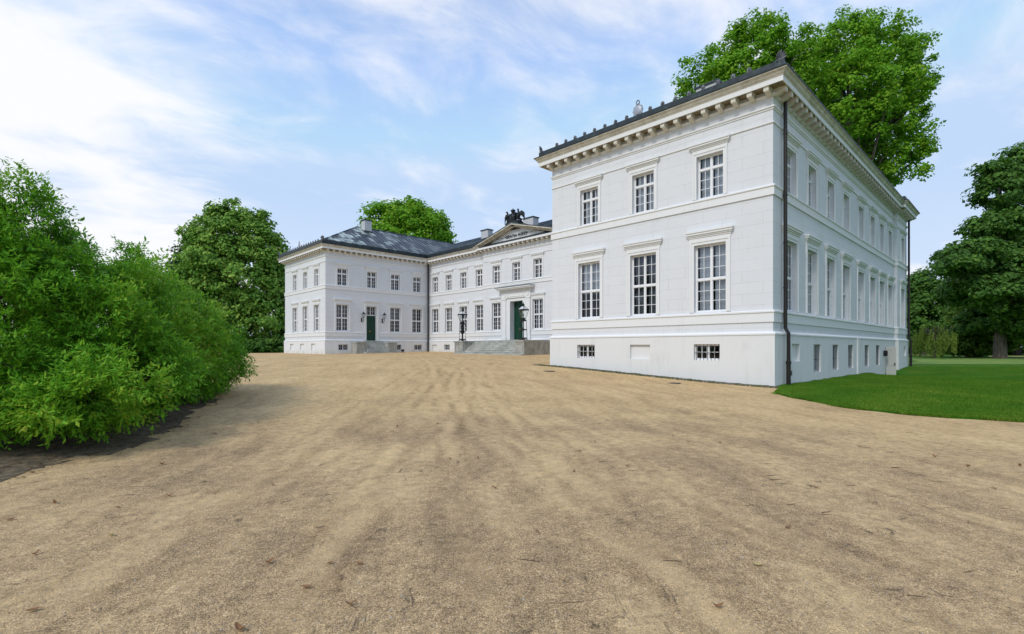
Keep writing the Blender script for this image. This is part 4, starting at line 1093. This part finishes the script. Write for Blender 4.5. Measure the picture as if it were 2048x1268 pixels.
for x, lab in ((25.98, 'black wall lantern to the left of the left wing door'), (28.50, 'black wall lantern to the right of the left wing door')):
    root = thing('wall_lantern', lab, 'lantern', (x, YLW - .02, 4.75), 'wall lanterns beside the left wing door')
    mb = MB(); mb.box(-.06, .06, -.03, .01, -.35, .12); mb.tube([(0, -.03, -.25), (0, -.25, -.35), (0, -.48, -.15), (0, -.48, .12)], .025, 6); mb.tube([(0, -.03, .05), (0, -.3, .0), (0, -.48, -.05)], .015, 6)
    sub('bracket', mb.mesh('bracket', M_iron), root)
    mb = MB()
    for sx in (-1, 1):
        for sy in (-1, 1): mb.tube([(sx * .08, -.48 + sy * .08, .12), (sx * .15, -.48 + sy * .15, .50)], .013, 6)
    mb.box(-.10, .10, -.58, -.38, .10, .13); 
    mb.lathe([(.24, .50), (.24, .53), (.08, .65), (.08, .70), (.02, .75), (.015, .82)], (0, -.48, 0), 4, R(45))
    sub('lantern_cage', mb.mesh('lantern_cage', M_iron), root)
    mb = MB(); mb.lathe([(.08 * 1.38, .13), (.145 * 1.38, .50)], (0, -.48, 0), 4, R(45)); sub('lantern_glass', mb.mesh('lantern_glass', M_clear), root)
mb = MB(); mb.box(-.13, .13, -.10, .10, .10, .36); mb.tube([(-.17, 0, .0), (-.17, 0, .24), (-.13, 0, .24)], .02, 6); mb.tube([(.17, 0, .0), (.17, 0, .24), (.13, 0, .24)], .02, 6); mb.box(-.2, .2, -.08, .08, 0, .03)
o = put('floodlight', mb.mesh('floodlight', M_iron), None, (30.15, 49.3, g(30.15, 49.3))); tag(o, 'small black ground floodlight beside the left wing steps', 'floodlight')

# ------------------------------------------------------------------ bronze arms on the gable
SC = thing('heraldic_sculpture', 'dark bronze coat of arms between two eagles on top of the gable', 'sculpture', (33.92, 35.2, 13.72))
mb = MB(); mb.box(-.22, .55, -.88, .88, -.2, .14); mb.box(-.18, .48, -.80, .80, .14, .24); mb.box(.2, 1.2, -1.0, 1.0, -.45, -.02)
sub('base', mb.mesh('base', M_bronze), SC)
mb = MB()
sh = [(-.36, .26), (-.40, .75), (-.44, 1.05), (-.30, .98), (0, 1.04), (.30, .98), (.44, 1.05), (.40, .75), (.36, .26), (.2, .20), (-.2, .20)]
mb.poly_x(sh, -.16, .16); mb.ball((-.14, 0, .62), (.10, .28, .32), seg=12)
sub('shield', mb.mesh('shield', M_bronze), SC)
mb = MB(); mb.lathe([(.16, 1.0), (.17, 1.10), (.15, 1.14), (.25, 1.26), (.22, 1.36), (.08, 1.40), (.04, 1.46), (.05, 1.50), (.0, 1.56)], (0, 0, 0), 12)
for i in range(8):
    a = 2 * math.pi * i / 8; mb.ball((.21 * math.cos(a), .21 * math.sin(a), 1.30), .05, seg=6, rings=4)
sub('crown', mb.mesh('crown', M_bronze), SC)
for sg in (-1, 1):
    mb = MB()
    mb.tube([(0, sg * .48, .34), (0, sg * .62, .62), (0, sg * .66, .82), (0, sg * .64, .98), (-.02, sg * .62, 1.12), (-.06, sg * .63, 1.24)], [.09, .20, .20, .12, .085, .075], 10)
    mb.ball((-.07, sg * .64, 1.26), (.10, .10, .085), seg=8); mb.tube([(-.10, sg * .66, 1.27), (-.16, sg * .76, 1.26), (-.16, sg * .79, 1.20)], [.045, .03, .006], 6)
    for k in range(7):                                   # raised wing: overlapping flight feathers
        f = k / 6
        p0 = (.06 + .05 * f, sg * (.66 + .10 * f), .95 - .08 * f); p1 = (.10 + .1 * f, sg * (.92 + .26 * f), 1.10 - .22 * f); p2 = (.12 + .1 * f, sg * (1.05 + .30 * f - .28 * (f - .5) ** 2), .55 - .38 * f)
        mb.tube([p0, p1, p2], [.06, .085, .02], 6)
    mb.ball((.08, sg * .84, .86), (.10, .20, .22), seg=10)
    for dx in (-.09, .09): mb.tube([(dx, sg * .58, .5), (dx, sg * .64, .26)], [.075, .045], 6)
    mb.tube([(.1, sg * .55, .5), (.2, sg * .78, .3), (.22, sg * .86, .22)], [.10, .12, .05], 6)
    mb.v = [(a, b + sg * .13, c) for a, b, c in mb.v]
    me = mb.mesh('eagle', M_bronze); sub('eagle', me, SC)

# ------------------------------------------------------------------ paving at the wall foot, drain cover
mb = MB(); n_ = 60
for i in range(n_):
    y0, y1 = YR - .35 + (YL0 + .9 - YR + .35) * i / n_, YR - .35 + (YL0 + .9 - YR + .35) * (i + 1) / n_
    for k in range(4):
        xa = XF - .12 - .15 * (k + 1) + random.uniform(-.012, .012); dz = random.uniform(.015, .04)
        zz = g(xa, (y0 + y1) / 2) + .02; mb.box(xa + .008, xa + .142, y0 + .008 + random.uniform(0, .02), y1 - .008, zz - .1, zz + dz)
o = mb.build('paving_strip', M_cobble); tag(o, kind='structure')
for (px, py, zg), lab in (((1347, 766, .10), 'round iron drain cover in the gravel near the middle of the end front'), ((1098, 741, .45), 'small iron drain cover in the gravel near the corner facing the court')):
    x, y = gnd(px, py, zg); mb = MB(); mb.lathe([(.30, -.03), (.30, .012), (.26, .018), (.24, .012), (.02, .014)], (0, 0, 0), 20)
    o = put('drain_cover', mb.mesh('drain_cover', M_iron), None, (x, y, g(x, y))); tag(o, lab, 'drain cover', 'drain covers in the gravel')

# ------------------------------------------------------------------ trees
def unit(v): return v / np.maximum(np.linalg.norm(v, axis=-1, keepdims=True), 1e-9)
def crown_points(lobes, n, inner=.35, wob=.16):
    """clump centres near the surface of overlapping ellipsoid lobes"""
    L = np.array(lobes, float); vol = (L[:, 3] * L[:, 4] * L[:, 5]) ** (2 / 3); p_ = vol / vol.sum()
    idx = rng.choice(len(L), n * 3, p=p_); d = unit(rng.normal(size=(n * 3, 3)))
    rad = 1 - inner * rng.random(n * 3) ** 1.6
    nz = np.array([noise.noise(Vector((float(q[0]) * 2.1 + i * 7.3, float(q[1]) * 2.1, float(q[2]) * 2.1))) for q, i in zip(d, idx)])
    C_ = L[idx, :3] + d * L[idx, 3:6] * (rad * (1 + wob * 1.6 * nz))[:, None]
    ins = np.zeros(n * 3, int)
    for j in range(len(L)):
        e = (((C_ - L[j, :3]) / (L[j, 3:6] * .72)) ** 2).sum(1) < 1; ins += e & (idx != j)
    keep_ = (ins == 0) | (rng.random(n * 3) < .12)
    C_, d = C_[keep_][:n], d[keep_][:n]
    return C_, d
def make_tree(name, label, cat, x, y, lobes, clumps, per, lsize, cr, m, trunk_r, trunk_h, group=None, limbs=16, inner=.35, droop=.0, flat=.7, bark=M_bark, wob=.16):
    zg = g(x, y); root = thing(name, label, cat, (x, y, zg), group)
    C_, D_ = crown_points(lobes, clumps, inner, wob)
    k = len(C_); N = k * per
    cs = cr * rng.uniform(.6, 1.3, k)
    off = unit(rng.normal(size=(N, 3))) * (rng.random(N) ** .5)[:, None]
    off[:, 2] *= flat
    ci = np.repeat(np.arange(k), per)
    P_ = C_[ci] + off * cs[ci][:, None]
    nrm = unit(unit(off) * .55 + D_[ci] * .35 + np.array([0, 0, .55]) + rng.normal(size=(N, 3)) * .45)
    tdir = unit(np.cross(nrm, rng.normal(size=(N, 3)))); tdir[:, 2] -= droop; tdir = unit(tdir)
    sd = unit(np.cross(nrm, tdir)); ls = lsize * rng.uniform(.65, 1.35, N)
    me = leaf_mesh('crown', P_ - tdir * (ls / 2)[:, None], P_ + tdir * (ls / 2)[:, None], sd * (ls * .36)[:, None], m, sag=nrm * (ls * -.10)[:, None])
    sub('crown', me, root)
    mb = MB(); zt = trunk_h
    top = max(l[2] + l[5] * .4 for l in lobes)
    sway = [(0, 0, -.3), (0, 0, .0), (trunk_r * .2, 0, zt * .5), (trunk_r * .1, trunk_r * .3, zt), (0, 0, (zt + top) / 2), (0, 0, top)]
    mb.tube(sway, [trunk_r * 1.6, trunk_r * 1.25, trunk_r, trunk_r * .9, trunk_r * .5, trunk_r * .12], 10)
    for j in rng.choice(k, min(limbs, k), replace=False):
        e = C_[j]; z0 = min(max(zt * .75, e[2] * rng.uniform(.45, .75)), top * .9); f = rng.uniform(.4, .6)
        mid = (e[0] * f, e[1] * f, z0 + (e[2] - z0) * f + .08 * abs(e[2] - z0) + .3)
        r0 = trunk_r * rng.uniform(.22, .45); mb.tube([(0, 0, z0), mid, tuple(e)], [r0, r0 * .6, r0 * .12], 6, False)
    sub('trunk', mb.mesh('trunk', bark), root)
    return root

def tree_px(name, label, cat, px, depth, lobes_px, *a, **k):
    """lobes given as (photo column, photo row, half width px, half height px, depth offset) at the tree's depth"""
    x, y = at(px, depth); zg = g(x, y); lobes = []
    for q in lobes_px:
        c_, r_, hw, hh = q[:4]; dz = q[4] if len(q) > 4 else 0
        de = depth + dz; X_, Y_ = at(c_, de); s_ = de / 997
        lobes.append((X_ - x, Y_ - y, EYE + (695 - r_) * s_ - zg, hw * s_, hw * s_, hh * s_))
    return make_tree(name, label, cat, x, y, lobes, *a, **k)

tree_px('plane_tree', 'tall bright green plane tree rising behind the roof of the right wing, left crown', 'tree', 1490, 52,
        [(1495, 150, 85, 95), (1420, 190, 75, 70, 1), (1560, 150, 70, 75, -1), (1520, 95, 55, 55), (1480, 260, 120, 120)], 520, 100, .30, 1.0, M_plane, .7, 16, 'plane trees behind the right wing', 40, .45, wob=.24)
tree_px('plane_tree', 'tallest bright green plane tree at the far end of the right wing, right crown', 'tree', 1715, 54,
        [(1700, 110, 85, 80), (1775, 160, 75, 90, 1), (1690, 210, 90, 90, -2), (1770, 270, 80, 80), (1725, 190, 90, 100), (1800, 325, 55, 50, -1), (1720, 320, 60, 70)], 700, 100, .30, 1.0, M_plane, .8, 18, 'plane trees behind the right wing', 46, .45, wob=.24)
tree_px('plane_tree', 'round bright green tree showing above the roof of the left wing', 'tree', 815, 98,
        [(815, 470, 70, 65), (775, 455, 45, 48), (850, 462, 48, 50), (815, 440, 40, 36), (880, 475, 25, 25)], 330, 90, .55, 1.8, M_plane, .8, 14, None, 20)
tree_px('linden_tree', 'large dense dark green tree left of the left wing, crown down to the ground', 'tree', 470, 74,
        [(475, 470, 62, 58), (430, 500, 50, 60), (525, 505, 45, 65), (470, 560, 95, 85), (430, 610, 75, 70), (520, 620, 60, 75), (475, 660, 100, 45), (560, 600, 30, 70, 3), (400, 520, 32, 45, 2), (445, 435, 25, 20), (510, 440, 20, 20)], 900, 80, .46, 1.3, M_linden, .6, 6, None, 30, .3, wob=.26)
tree_px('fir_tree', 'dark blue green tree peeking out behind the left edge of the big linden', 'tree', 385, 84,
        [(385, 520, 26, 50), (380, 600, 45, 80), (400, 480, 14, 25)], 200, 80, .5, 1.3, M_conifer, .5, 6)
tree_px('maple_tree', 'huge dark green tree with a pale trunk at the right edge of the photo', 'tree', 2000, 69,
        [(2050, 340, 55, 50), (2000, 385, 42, 30, -2), (2060, 430, 70, 45, 1), (1992, 455, 48, 28, -3), (1940, 510, 48, 26, -4), (1910, 530, 34, 18, -5), (2010, 520, 60, 35, -2), (2080, 520, 60, 60), (1965, 575, 62, 32, -3), (2040, 590, 70, 40, -4), (2075, 640, 60, 38, -2), (1990, 640, 62, 30, 2), (1985, 345, 26, 18, -2)], 760, 85, .50, 1.25, M_darkleaf, .62, 8, None, 36, .35)
tree_px('oak_tree', 'dense dark tree beside the far end of the right wing', 'tree', 1845, 92,
        [(1845, 590, 36, 45), (1830, 640, 38, 40), (1865, 625, 24, 35), (1835, 575, 22, 22)], 260, 80, .55, 1.4, M_darkleaf, .5, 6)
tree_px('fir_tree', 'blue green weeping conifer standing behind the dark maple', 'tree', 1935, 100,
        [(1940, 560, 28, 40), (1930, 620, 42, 60), (1960, 540, 30, 40)], 240, 80, .55, 1.4, M_conifer, .5, 5)
tree_px('young_tree', 'mid green slender tree in front of the blue conifer and right of the willow', 'tree', 1937, 76,
        [(1945, 640, 40, 40), (1965, 620, 40, 50), (1945, 685, 42, 26), (1985, 670, 45, 32)], 300, 80, .42, 1.0, M_olive, .22, 3)
tree_px('shrub', 'small bright round bush at the foot of the far wing corner', 'shrub', 1820, 78, [(1820, 690, 14, 14), (1828, 694, 10, 10)], 60, 70, .32, .6, M_olive, .08, .4, None, 6)
tree_px('maple_tree', 'broad dark tree far behind the dark maple, at the right edge', 'tree', 2035, 108,
        [(2030, 640, 60, 60), (2080, 630, 60, 70), (1990, 660, 45, 40), (2050, 690, 80, 25)], 260, 80, .6, 1.5, M_darkleaf, .5, 5)
tree_px('undergrowth', 'dark low undergrowth below the willow and the far trees', 'shrub', 1880, 118,
        [(1840, 690, 40, 18), (1880, 685, 45, 25), (1930, 690, 50, 20), (1815, 685, 30, 30)], 240, 70, .6, 1.1, M_darkleaf, .1, .5, None, 8)
tree_px('undergrowth', 'dark shrubbery beneath the big linden beside the left wing', 'shrub', 520, 71, [(520, 690, 40, 14), (560, 690, 22, 16), (480, 690, 40, 14)], 150, 70, .4, .8, M_darkleaf, .1, .4, None, 8)
# weeping willow: hanging strands
x, y = at(1868, 70); zg = g(x, y); wroot = thing('willow_tree', 'pale green weeping willow with strands hanging to the lawn', 'tree', (x, y, zg))
B, T_, S_ = [], [], []
for i in range(260):
    if i % 7 == 0: a0_ = rng.uniform(0, 2 * np.pi); r0_ = 2.7 * rng.random() ** .4; zl_ = rng.uniform(.2, 2.2)
    a = a0_ + rng.normal(0, .09); rr = r0_ + rng.normal(0, .12); z0 = 5.3 * math.sqrt(max(.05, 1 - (rr / 3.2) ** 2)) * rng.uniform(.75, 1.03); z1 = zl_ + rng.uniform(-.2, .5)
    px0 = rr * math.cos(a); py0 = rr * math.sin(a); z = z0
    while z > z1:
        j = rng.normal(0, .06, 2); b = np.array([px0 + j[0], py0 + j[1], z]); B.append(b); T_.append(b + np.array([rng.normal(0, .06), rng.normal(0, .06), -.26])); th = rng.uniform(0, 6.28); S_.append(np.array([math.cos(th), math.sin(th), 0]) * .07); z -= .10
sub('crown', leaf_mesh('crown', np.array(B), np.array(T_), np.array(S_), M_willow), wroot)
mb = MB(); mb.tube([(0, 0, -.2), (.1, 0, 1.5), (0, .1, 3.2), (0, 0, 4.6)], [.3, .22, .18, .05], 8)
for a in range(7):
    t_ = a * .9; mb.tube([(0, 0, 2.4), (1.2 * math.cos(t_), 1.2 * math.sin(t_), 4.3), (2.2 * math.cos(t_), 2.2 * math.sin(t_), 3.7)], [.1, .07, .02], 5)
sub('trunk', mb.mesh('trunk', M_bark), wroot)
# right pair: unseen, added to shade the garden side; left pair: mirrored in panes
for (x, y, k), lab in (((38, -19, 2.3), 'large unseen park tree right of the camera, added to shade the garden side'), ((57, -21, 2.0), 'second large unseen park tree further along the lawn, added to shade the garden side'), ((-24, 30, 1.0), 'broad tree across the drive behind the shrub, mirrored in the end front windows'), ((-30, 44, 1.15), 'taller tree further along the drive, mirrored in the court side window')):
    make_tree('park_tree', lab, 'tree', x, y, [(0, 0, 6 * k, 4.5 * k, 4.5 * k, 4 * k), (2, 1, 8 * k, 3 * k, 3 * k, 3 * k), (-2, -1, 4.5 * k, 4 * k, 4 * k, 3.5 * k)], 160, 50, .6, 1.3, M_linden, .35, 3, None, 10)

# ------------------------------------------------------------------ the big shrub on the left
sx, sy = cw(-8.6, 10.2); sz = g(sx, sy)
SH = thing('shrub', 'huge loose leafy green shrub spreading over the gravel in the left foreground', 'shrub', (sx, sy, sz))
# lobes: camera right, camera forward, height, radii
SL = [(-9.6, 8.6, 2.0, 2.2, 2.0, 2.0), (-8.75, 8.7, 3.45, .75, .75, 1.05), (-10.4, 8.8, 2.9, 1.3, 1.3, 1.3), (-8.7, 10.2, 1.9, 1.5, 1.8, 1.55), (-8.75, 11.4, 2.9, .5, .5, .8),
      (-9.5, 12.2, 1.9, 1.5, 1.7, 1.55), (-9.0, 13.0, 1.6, 1.35, 1.5, 1.45), (-8.25, 13.5, 1.05, .95, 1.2, .95), (-8.0, 12.0, 1.15, .95, 1.2, 1.05), (-7.1, 9.4, .95, .95, 1.2, .85), (-6.75, 8.0, .72, 1.0, 1.1, .68), (-7.7, 7.4, .85, 1.1, .9, .85), (-7.7, 10.8, 1.2, .8, .9, .9), (-8.2, 9.2, 2.2, 1.0, 1.0, 1.2), (-6.35, 7.3, .62, .75, .75, .50), (-8.1, 8.0, 1.75, 1.15, 1.15, 1.15), (-7.55, 8.9, 1.55, 1.0, 1.1, 1.05), (-8.6, 8.2, 2.7, .85, .85, .95), (-8.75, 9.8, 2.85, .75, .8, .8), (-9.4, 10.6, 2.7, 1.0, 1.0, .9)]
lob = []
for a, b, h_, rx, ry, rz in SL:
    X_, Y_ = cw(a, b); lob.append((X_ - sx, Y_ - sy, h_, (rx + ry) / 2, (rx + ry) / 2, rz))
TW = 25000
C_, D_ = crown_points(lob, TW, .50, .20)
pk = np.array([noise.noise(Vector(q * 1.15) + Vector((3.1, 0, 0))) + .6 * noise.noise(Vector(q * 2.6)) for q in C_]); ok = (C_[:, 2] > .10) & (pk > -.12 + .10 * rng.normal(size=len(C_))); C_, D_ = C_[ok], D_[ok]; k = len(C_)
tw_dir = unit(D_ * .85 + np.array([0, 0, .16]) + rng.normal(size=(k, 3)) * .46)
tw_len = rng.uniform(.22, .55, k)
PER = 15
ti = np.repeat(np.arange(k), PER); fr_ = np.tile((np.arange(PER) + .4) / PER, k) + rng.normal(0, .02, k * PER)
start = C_ - tw_dir * (tw_len * .55)[:, None]
P_ = start[ti] + tw_dir[ti] * (fr_ * tw_len[ti])[:, None]; P_[:, 2] -= .10 * fr_ ** 2 * tw_len[ti]
rnd = rng.normal(size=(len(ti), 3)); sdv = unit(np.cross(tw_dir[ti], rnd))
ldir = unit(sdv * .8 + tw_dir[ti] * .65 + np.array([0, 0, -.22]))
lnorm = unit(np.cross(ldir, np.cross(np.array([0, 0, 1.]), ldir)) + rng.normal(size=(len(ti), 3)) * .28)
lnorm[lnorm[:, 2] < 0] *= -1
ls = rng.uniform(.055, .12, len(ti)); side = unit(np.cross(lnorm, ldir)) * (ls * .19)[:, None]
me = leaf_mesh('foliage', P_, P_ + ldir * ls[:, None], side, M_shrub, sag=-lnorm * (ls * .12)[:, None]); sub('foliage', me, SH)
mb = MB()                                                  # stems from the base and twigs to the clumps
roots = []
for a, b in ((-9.4, 8.9), (-8.3, 9.6), (-9.0, 11.0), (-9.2, 12.4), (-8.6, 13.2), (-7.6, 9.2), (-8.2, 12.2), (-10.2, 9.2)):
    X_, Y_ = cw(a, b); roots.append(np.array([X_ - sx, Y_ - sy, g(X_, Y_) - sz - .05]))
for j in rng.choice(k, 520, replace=False):
    e = C_[j]; d2 = [np.linalg.norm(e[:2] - r_[:2]) for r_ in roots]; r_ = roots[int(np.argmin(d2))] + np.array([*rng.normal(0, .15, 2), 0])
    m_ = r_ * .45 + e * .55 + np.array([*rng.normal(0, .12, 2), .12 * abs(e[2]) + rng.normal(0, .1)])
    big_ = rng.uniform(.004, .012); mb.tube([r_, r_ * .72 + m_ * .28 + np.array([0, 0, .15]), m_, e, e + tw_dir[j] * tw_len[j] * .5], [big_ * 1.6, big_ * 1.3, big_, big_ * .5, .002], 4, False)
sub('branches', mb.mesh('branches', M_twig), SH)
# soil bed under it
bed0 = [(-7.6, 5.7), (-6.15, 6.0), (-6.05, 6.9), (-6.0, 8.3), (-6.45, 9.8), (-7.1, 11.4), (-7.6, 13.0), (-8.3, 14.3), (-9, 15.0), (-12, 14.5), (-13, 9), (-11, 5.8)]
bed = []
for i in range(len(bed0)):
    (a0, b0_), (a1, b1_) = bed0[i], bed0[(i + 1) % len(bed0)]
    for j in range(8):
        bed.append(cw(a0 + (a1 - a0) * j / 8 + random.uniform(-.22, .22), b0_ + (b1_ - b0_) * j / 8 + random.uniform(-.22, .22)))
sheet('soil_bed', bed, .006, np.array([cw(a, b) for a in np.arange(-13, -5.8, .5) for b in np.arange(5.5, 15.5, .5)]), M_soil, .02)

nl_ = 4200; B0 = np.array(bed); P = np.stack([rng.uniform(B0[:, 0].min() - .5, B0[:, 0].max() + .5, nl_ * 3), rng.uniform(B0[:, 1].min() - .5, B0[:, 1].max() + .5, nl_ * 3)], 1)
ctr = B0.mean(0); P = P[in_poly(ctr + (P - ctr) / 1.12, B0)][:nl_]; nl_ = len(P); a_ = rng.uniform(0, 6.28, nl_); L_ = rng.uniform(.03, .07, nl_)
dr = np.stack([np.cos(a_), np.sin(a_), rng.uniform(-.3, .3, nl_)], 1); base = np.stack([P[:, 0], P[:, 1], g_np(P[:, 0], P[:, 1]) + .022], 1)
M_litter = foliage('leaf litter', [(0, (.05, .03, .015)), (.5, (.14, .08, .035)), (1, (.28, .19, .09))], .05)
o = put('leaf_litter', leaf_mesh('leaf_litter', base, base + dr * L_[:, None], np.stack([-np.sin(a_), np.cos(a_), .2 + 0 * a_], 1) * (L_ * .28)[:, None], M_litter)); tag(o, 'brown dry leaf litter on the dark soil under the big shrub', 'leaf litter', kind='stuff')
def tufts(name, pts, n, spread, h0, h1, label, m):
    pts = np.array(pts, float); seg = rng.integers(0, len(pts) - 1, n); f = rng.random(n)[:, None]
    q = pts[seg] * (1 - f) + pts[seg + 1] * f + rng.normal(size=(n, 2)) * spread
    dens = np.array([noise.noise(Vector((float(a) * 1.3, float(b) * 1.3, 0))) for a, b in q]); q = q[dens > -.05]; n = len(q)
    a_ = rng.uniform(0, 6.28, n); h_ = rng.uniform(h0, h1, n); ln = rng.uniform(.2, 1.2, n)
    base = np.stack([q[:, 0], q[:, 1], g_np(q[:, 0], q[:, 1]) + .005], 1)
    o = put(name, leaf_mesh(name, base, base + np.stack([np.cos(a_) * ln * h_, np.sin(a_) * ln * h_, h_], 1), np.stack([-np.sin(a_), np.cos(a_), 0 * a_], 1) * .007, m)); tag(o, label, 'grass', kind='stuff')
tufts('edge_grass', wob, 9000, .07, .03, .09, 'ragged grass growing over the cut edge of the lawn', M_blade)
tufts('wall_weeds', [(XF - .25, YR), (XF - .22, YL0)], 1500, .13, .01, .05, 'low weeds in the cobbled strip along the end front', M_blade)
tufts('wall_weeds', [(XF, YR - .2), (36, YR - .2), (43, YR - .25)], 5000, .06, .04, .12, 'longer grass left along the foot of the garden side', M_blade)
# ------------------------------------------------------------------ pebbles, fallen leaves, twigs
nP = 26000
zc_ = 2.3 + 6.5 * rng.random(nP) ** 1.5; xc_ = (rng.random(nP) * 2.1 - 1.05) * 1.03 * zc_
P = np.stack([xc_ * VX[0] + zc_ * VX[1], -xc_ * VX[1] + zc_ * VX[0]], 1)
rad = rng.uniform(.0018, .0048, nP) * (1 + .8 * (rng.random(nP) > .97))
octv = np.array([(1, 0, 0), (0, 1, 0), (-1, 0, 0), (0, -1, 0), (0, 0, .75), (0, 0, -.75)], float)
octf = np.array([(0, 1, 4), (1, 2, 4), (2, 3, 4), (3, 0, 4), (1, 0, 5), (2, 1, 5), (3, 2, 5), (0, 3, 5)], np.int32)
jit = octv[None] * rad[:, None, None] * rng.uniform(.7, 1.3, (nP, 6, 1)); th = rng.uniform(0, 6.28, nP); c_, s_ = np.cos(th)[:, None], np.sin(th)[:, None]
V = np.empty((nP, 6, 3), np.float32); V[..., 0] = jit[..., 0] * c_ - jit[..., 1] * s_ + P[:, :1]; V[..., 1] = jit[..., 0] * s_ + jit[..., 1] * c_ + P[:, 1:]; V[..., 2] = jit[..., 2] + (g_np(P[:, 0], P[:, 1]) + rad * .3)[:, None]
Fp = (np.arange(nP, dtype=np.int32)[:, None, None] * 6 + octf[None]).reshape(-1, 3)
me = bpy.data.meshes.new('gravel_stones'); me.vertices.add(nP * 6); me.vertices.foreach_set('co', V.ravel()); me.loops.add(len(Fp) * 3); me.loops.foreach_set('vertex_index', Fp.ravel())
me.polygons.add(len(Fp)); me.polygons.foreach_set('loop_start', np.arange(0, len(Fp) * 3, 3, dtype=np.int32)); me.polygons.foreach_set('loop_total', np.full(len(Fp), 3, np.int32)); me.materials.append(M_pebble); me.update(calc_edges=True)
o = put('gravel_stones', me); tag(o, 'loose grey and tan stones scattered over the gravel', 'gravel', kind='stuff')

def dead_leaf(m, curl):
    mb = MB(); L = .075; N_ = 7
    for i in range(N_):
        f = i / (N_ - 1); w = .017 * math.sin(math.pi * min(1, f * .93 + .07)) ** .8 + .001; z = curl * .05 * (2 * f - 1) ** 2 + .006
        mb.v += [((f - .5) * L, -w, z + w * .5), ((f - .5) * L, 0, z), ((f - .5) * L, w, z + w * .55)]
    for i in range(N_ - 1):
        for k in range(2): mb.f.append((i * 3 + k, i * 3 + 3 + k, i * 3 + 4 + k, i * 3 + 1 + k)); mb.m.append(0)
    mb.tube([(-.5 * L, 0, curl * .05 + .006), (-.72 * L, .004, .008)], .0012, 4)
    return mb.mesh('fallen_leaf', m)
dl = [dead_leaf(M_deadleaf, .2), dead_leaf(M_deadleaf, .6), dead_leaf(M_deadleaf2, .3)]
leaf_px = [(612, 1171), (480, 1256), (222, 1067), (538, 1122), (718, 1124), (956, 915), (900, 916), (1436, 1210), (1515, 1127), (70, 1105), (65, 1217), (340, 990), (545, 967), (795, 856), (1160, 900), (1255, 930), (1190, 882), (1376, 882), (20, 1037), (110, 1005), (236, 1012), (700, 1205), (660, 1123), (2040, 930), (1575, 1052), (1870, 912), (1720, 892), (1345, 870), (1632, 973), (990, 974), (1075, 1060), (325, 931), (875, 849), (1936, 931), (430, 876), (516, 856), (1148, 940), (1990, 975), (1440, 884)]
for i, (px, py) in enumerate(leaf_px):
    x, y = gnd(px, py); yel = i in (2, 8)
    o = put('fallen_leaf', dl[2] if yel else dl[i % 2], None, (x, y, g(x, y) + .003), random.uniform(0, 6.28)); o.scale = (random.uniform(.7, 1.1),) * 3
    tag(o, {2: 'pale yellow fallen leaf lying on the gravel at the lower left', 8: 'pale curled yellowish leaf lying on the gravel right of centre'}.get(i, 'brown fallen leaf lying on the tan gravel'), 'leaf', 'fallen leaves on the gravel')
def twig_mesh(seed):
    r_ = random.Random(seed); pts = []; x = y = 0
    for i in range(6):
        pts.append((x, y, .006)); x += r_.uniform(.03, .06); y += r_.uniform(-.018, .018)
    pts = [(a - x / 2, b, c) for a, b, c in pts]; mb = MB(); mb.tube(pts, [.003, .005, .0055, .005, .004, .002], 5)
    mb.tube([pts[3], (pts[3][0] + .04, pts[3][1] + .035, .008)], [.003, .0015], 4); return mb.mesh('twig', M_twig)
tm = [twig_mesh(i) for i in range(4)]
twig_px = [(1062, 1116), (1545, 948), (1500, 1007), (1585, 1005), (1660, 1026), (1555, 956), (1540, 925), (1785, 902), (1735, 893), (1705, 968), (1880, 961), (1940, 897), (1840, 1187), (1940, 1138), (1340, 894), (1210, 920), (1350, 1117), (1795, 932), (1270, 939), (1655, 1020), (1820, 863), (2010, 1013), (870, 1046)]
for i, (px, py) in enumerate(twig_px):
    x, y = gnd(px, py); o = put('twig', tm[i % 4], None, (x, y, g(x, y)), a_view + random.uniform(-.5, .5)); s_ = random.uniform(.4, .8); o.scale = (s_, s_ * .8, s_ * .8)
    tag(o, 'thin dark twig lying on the tan gravel', 'twig', 'twigs on the gravel')
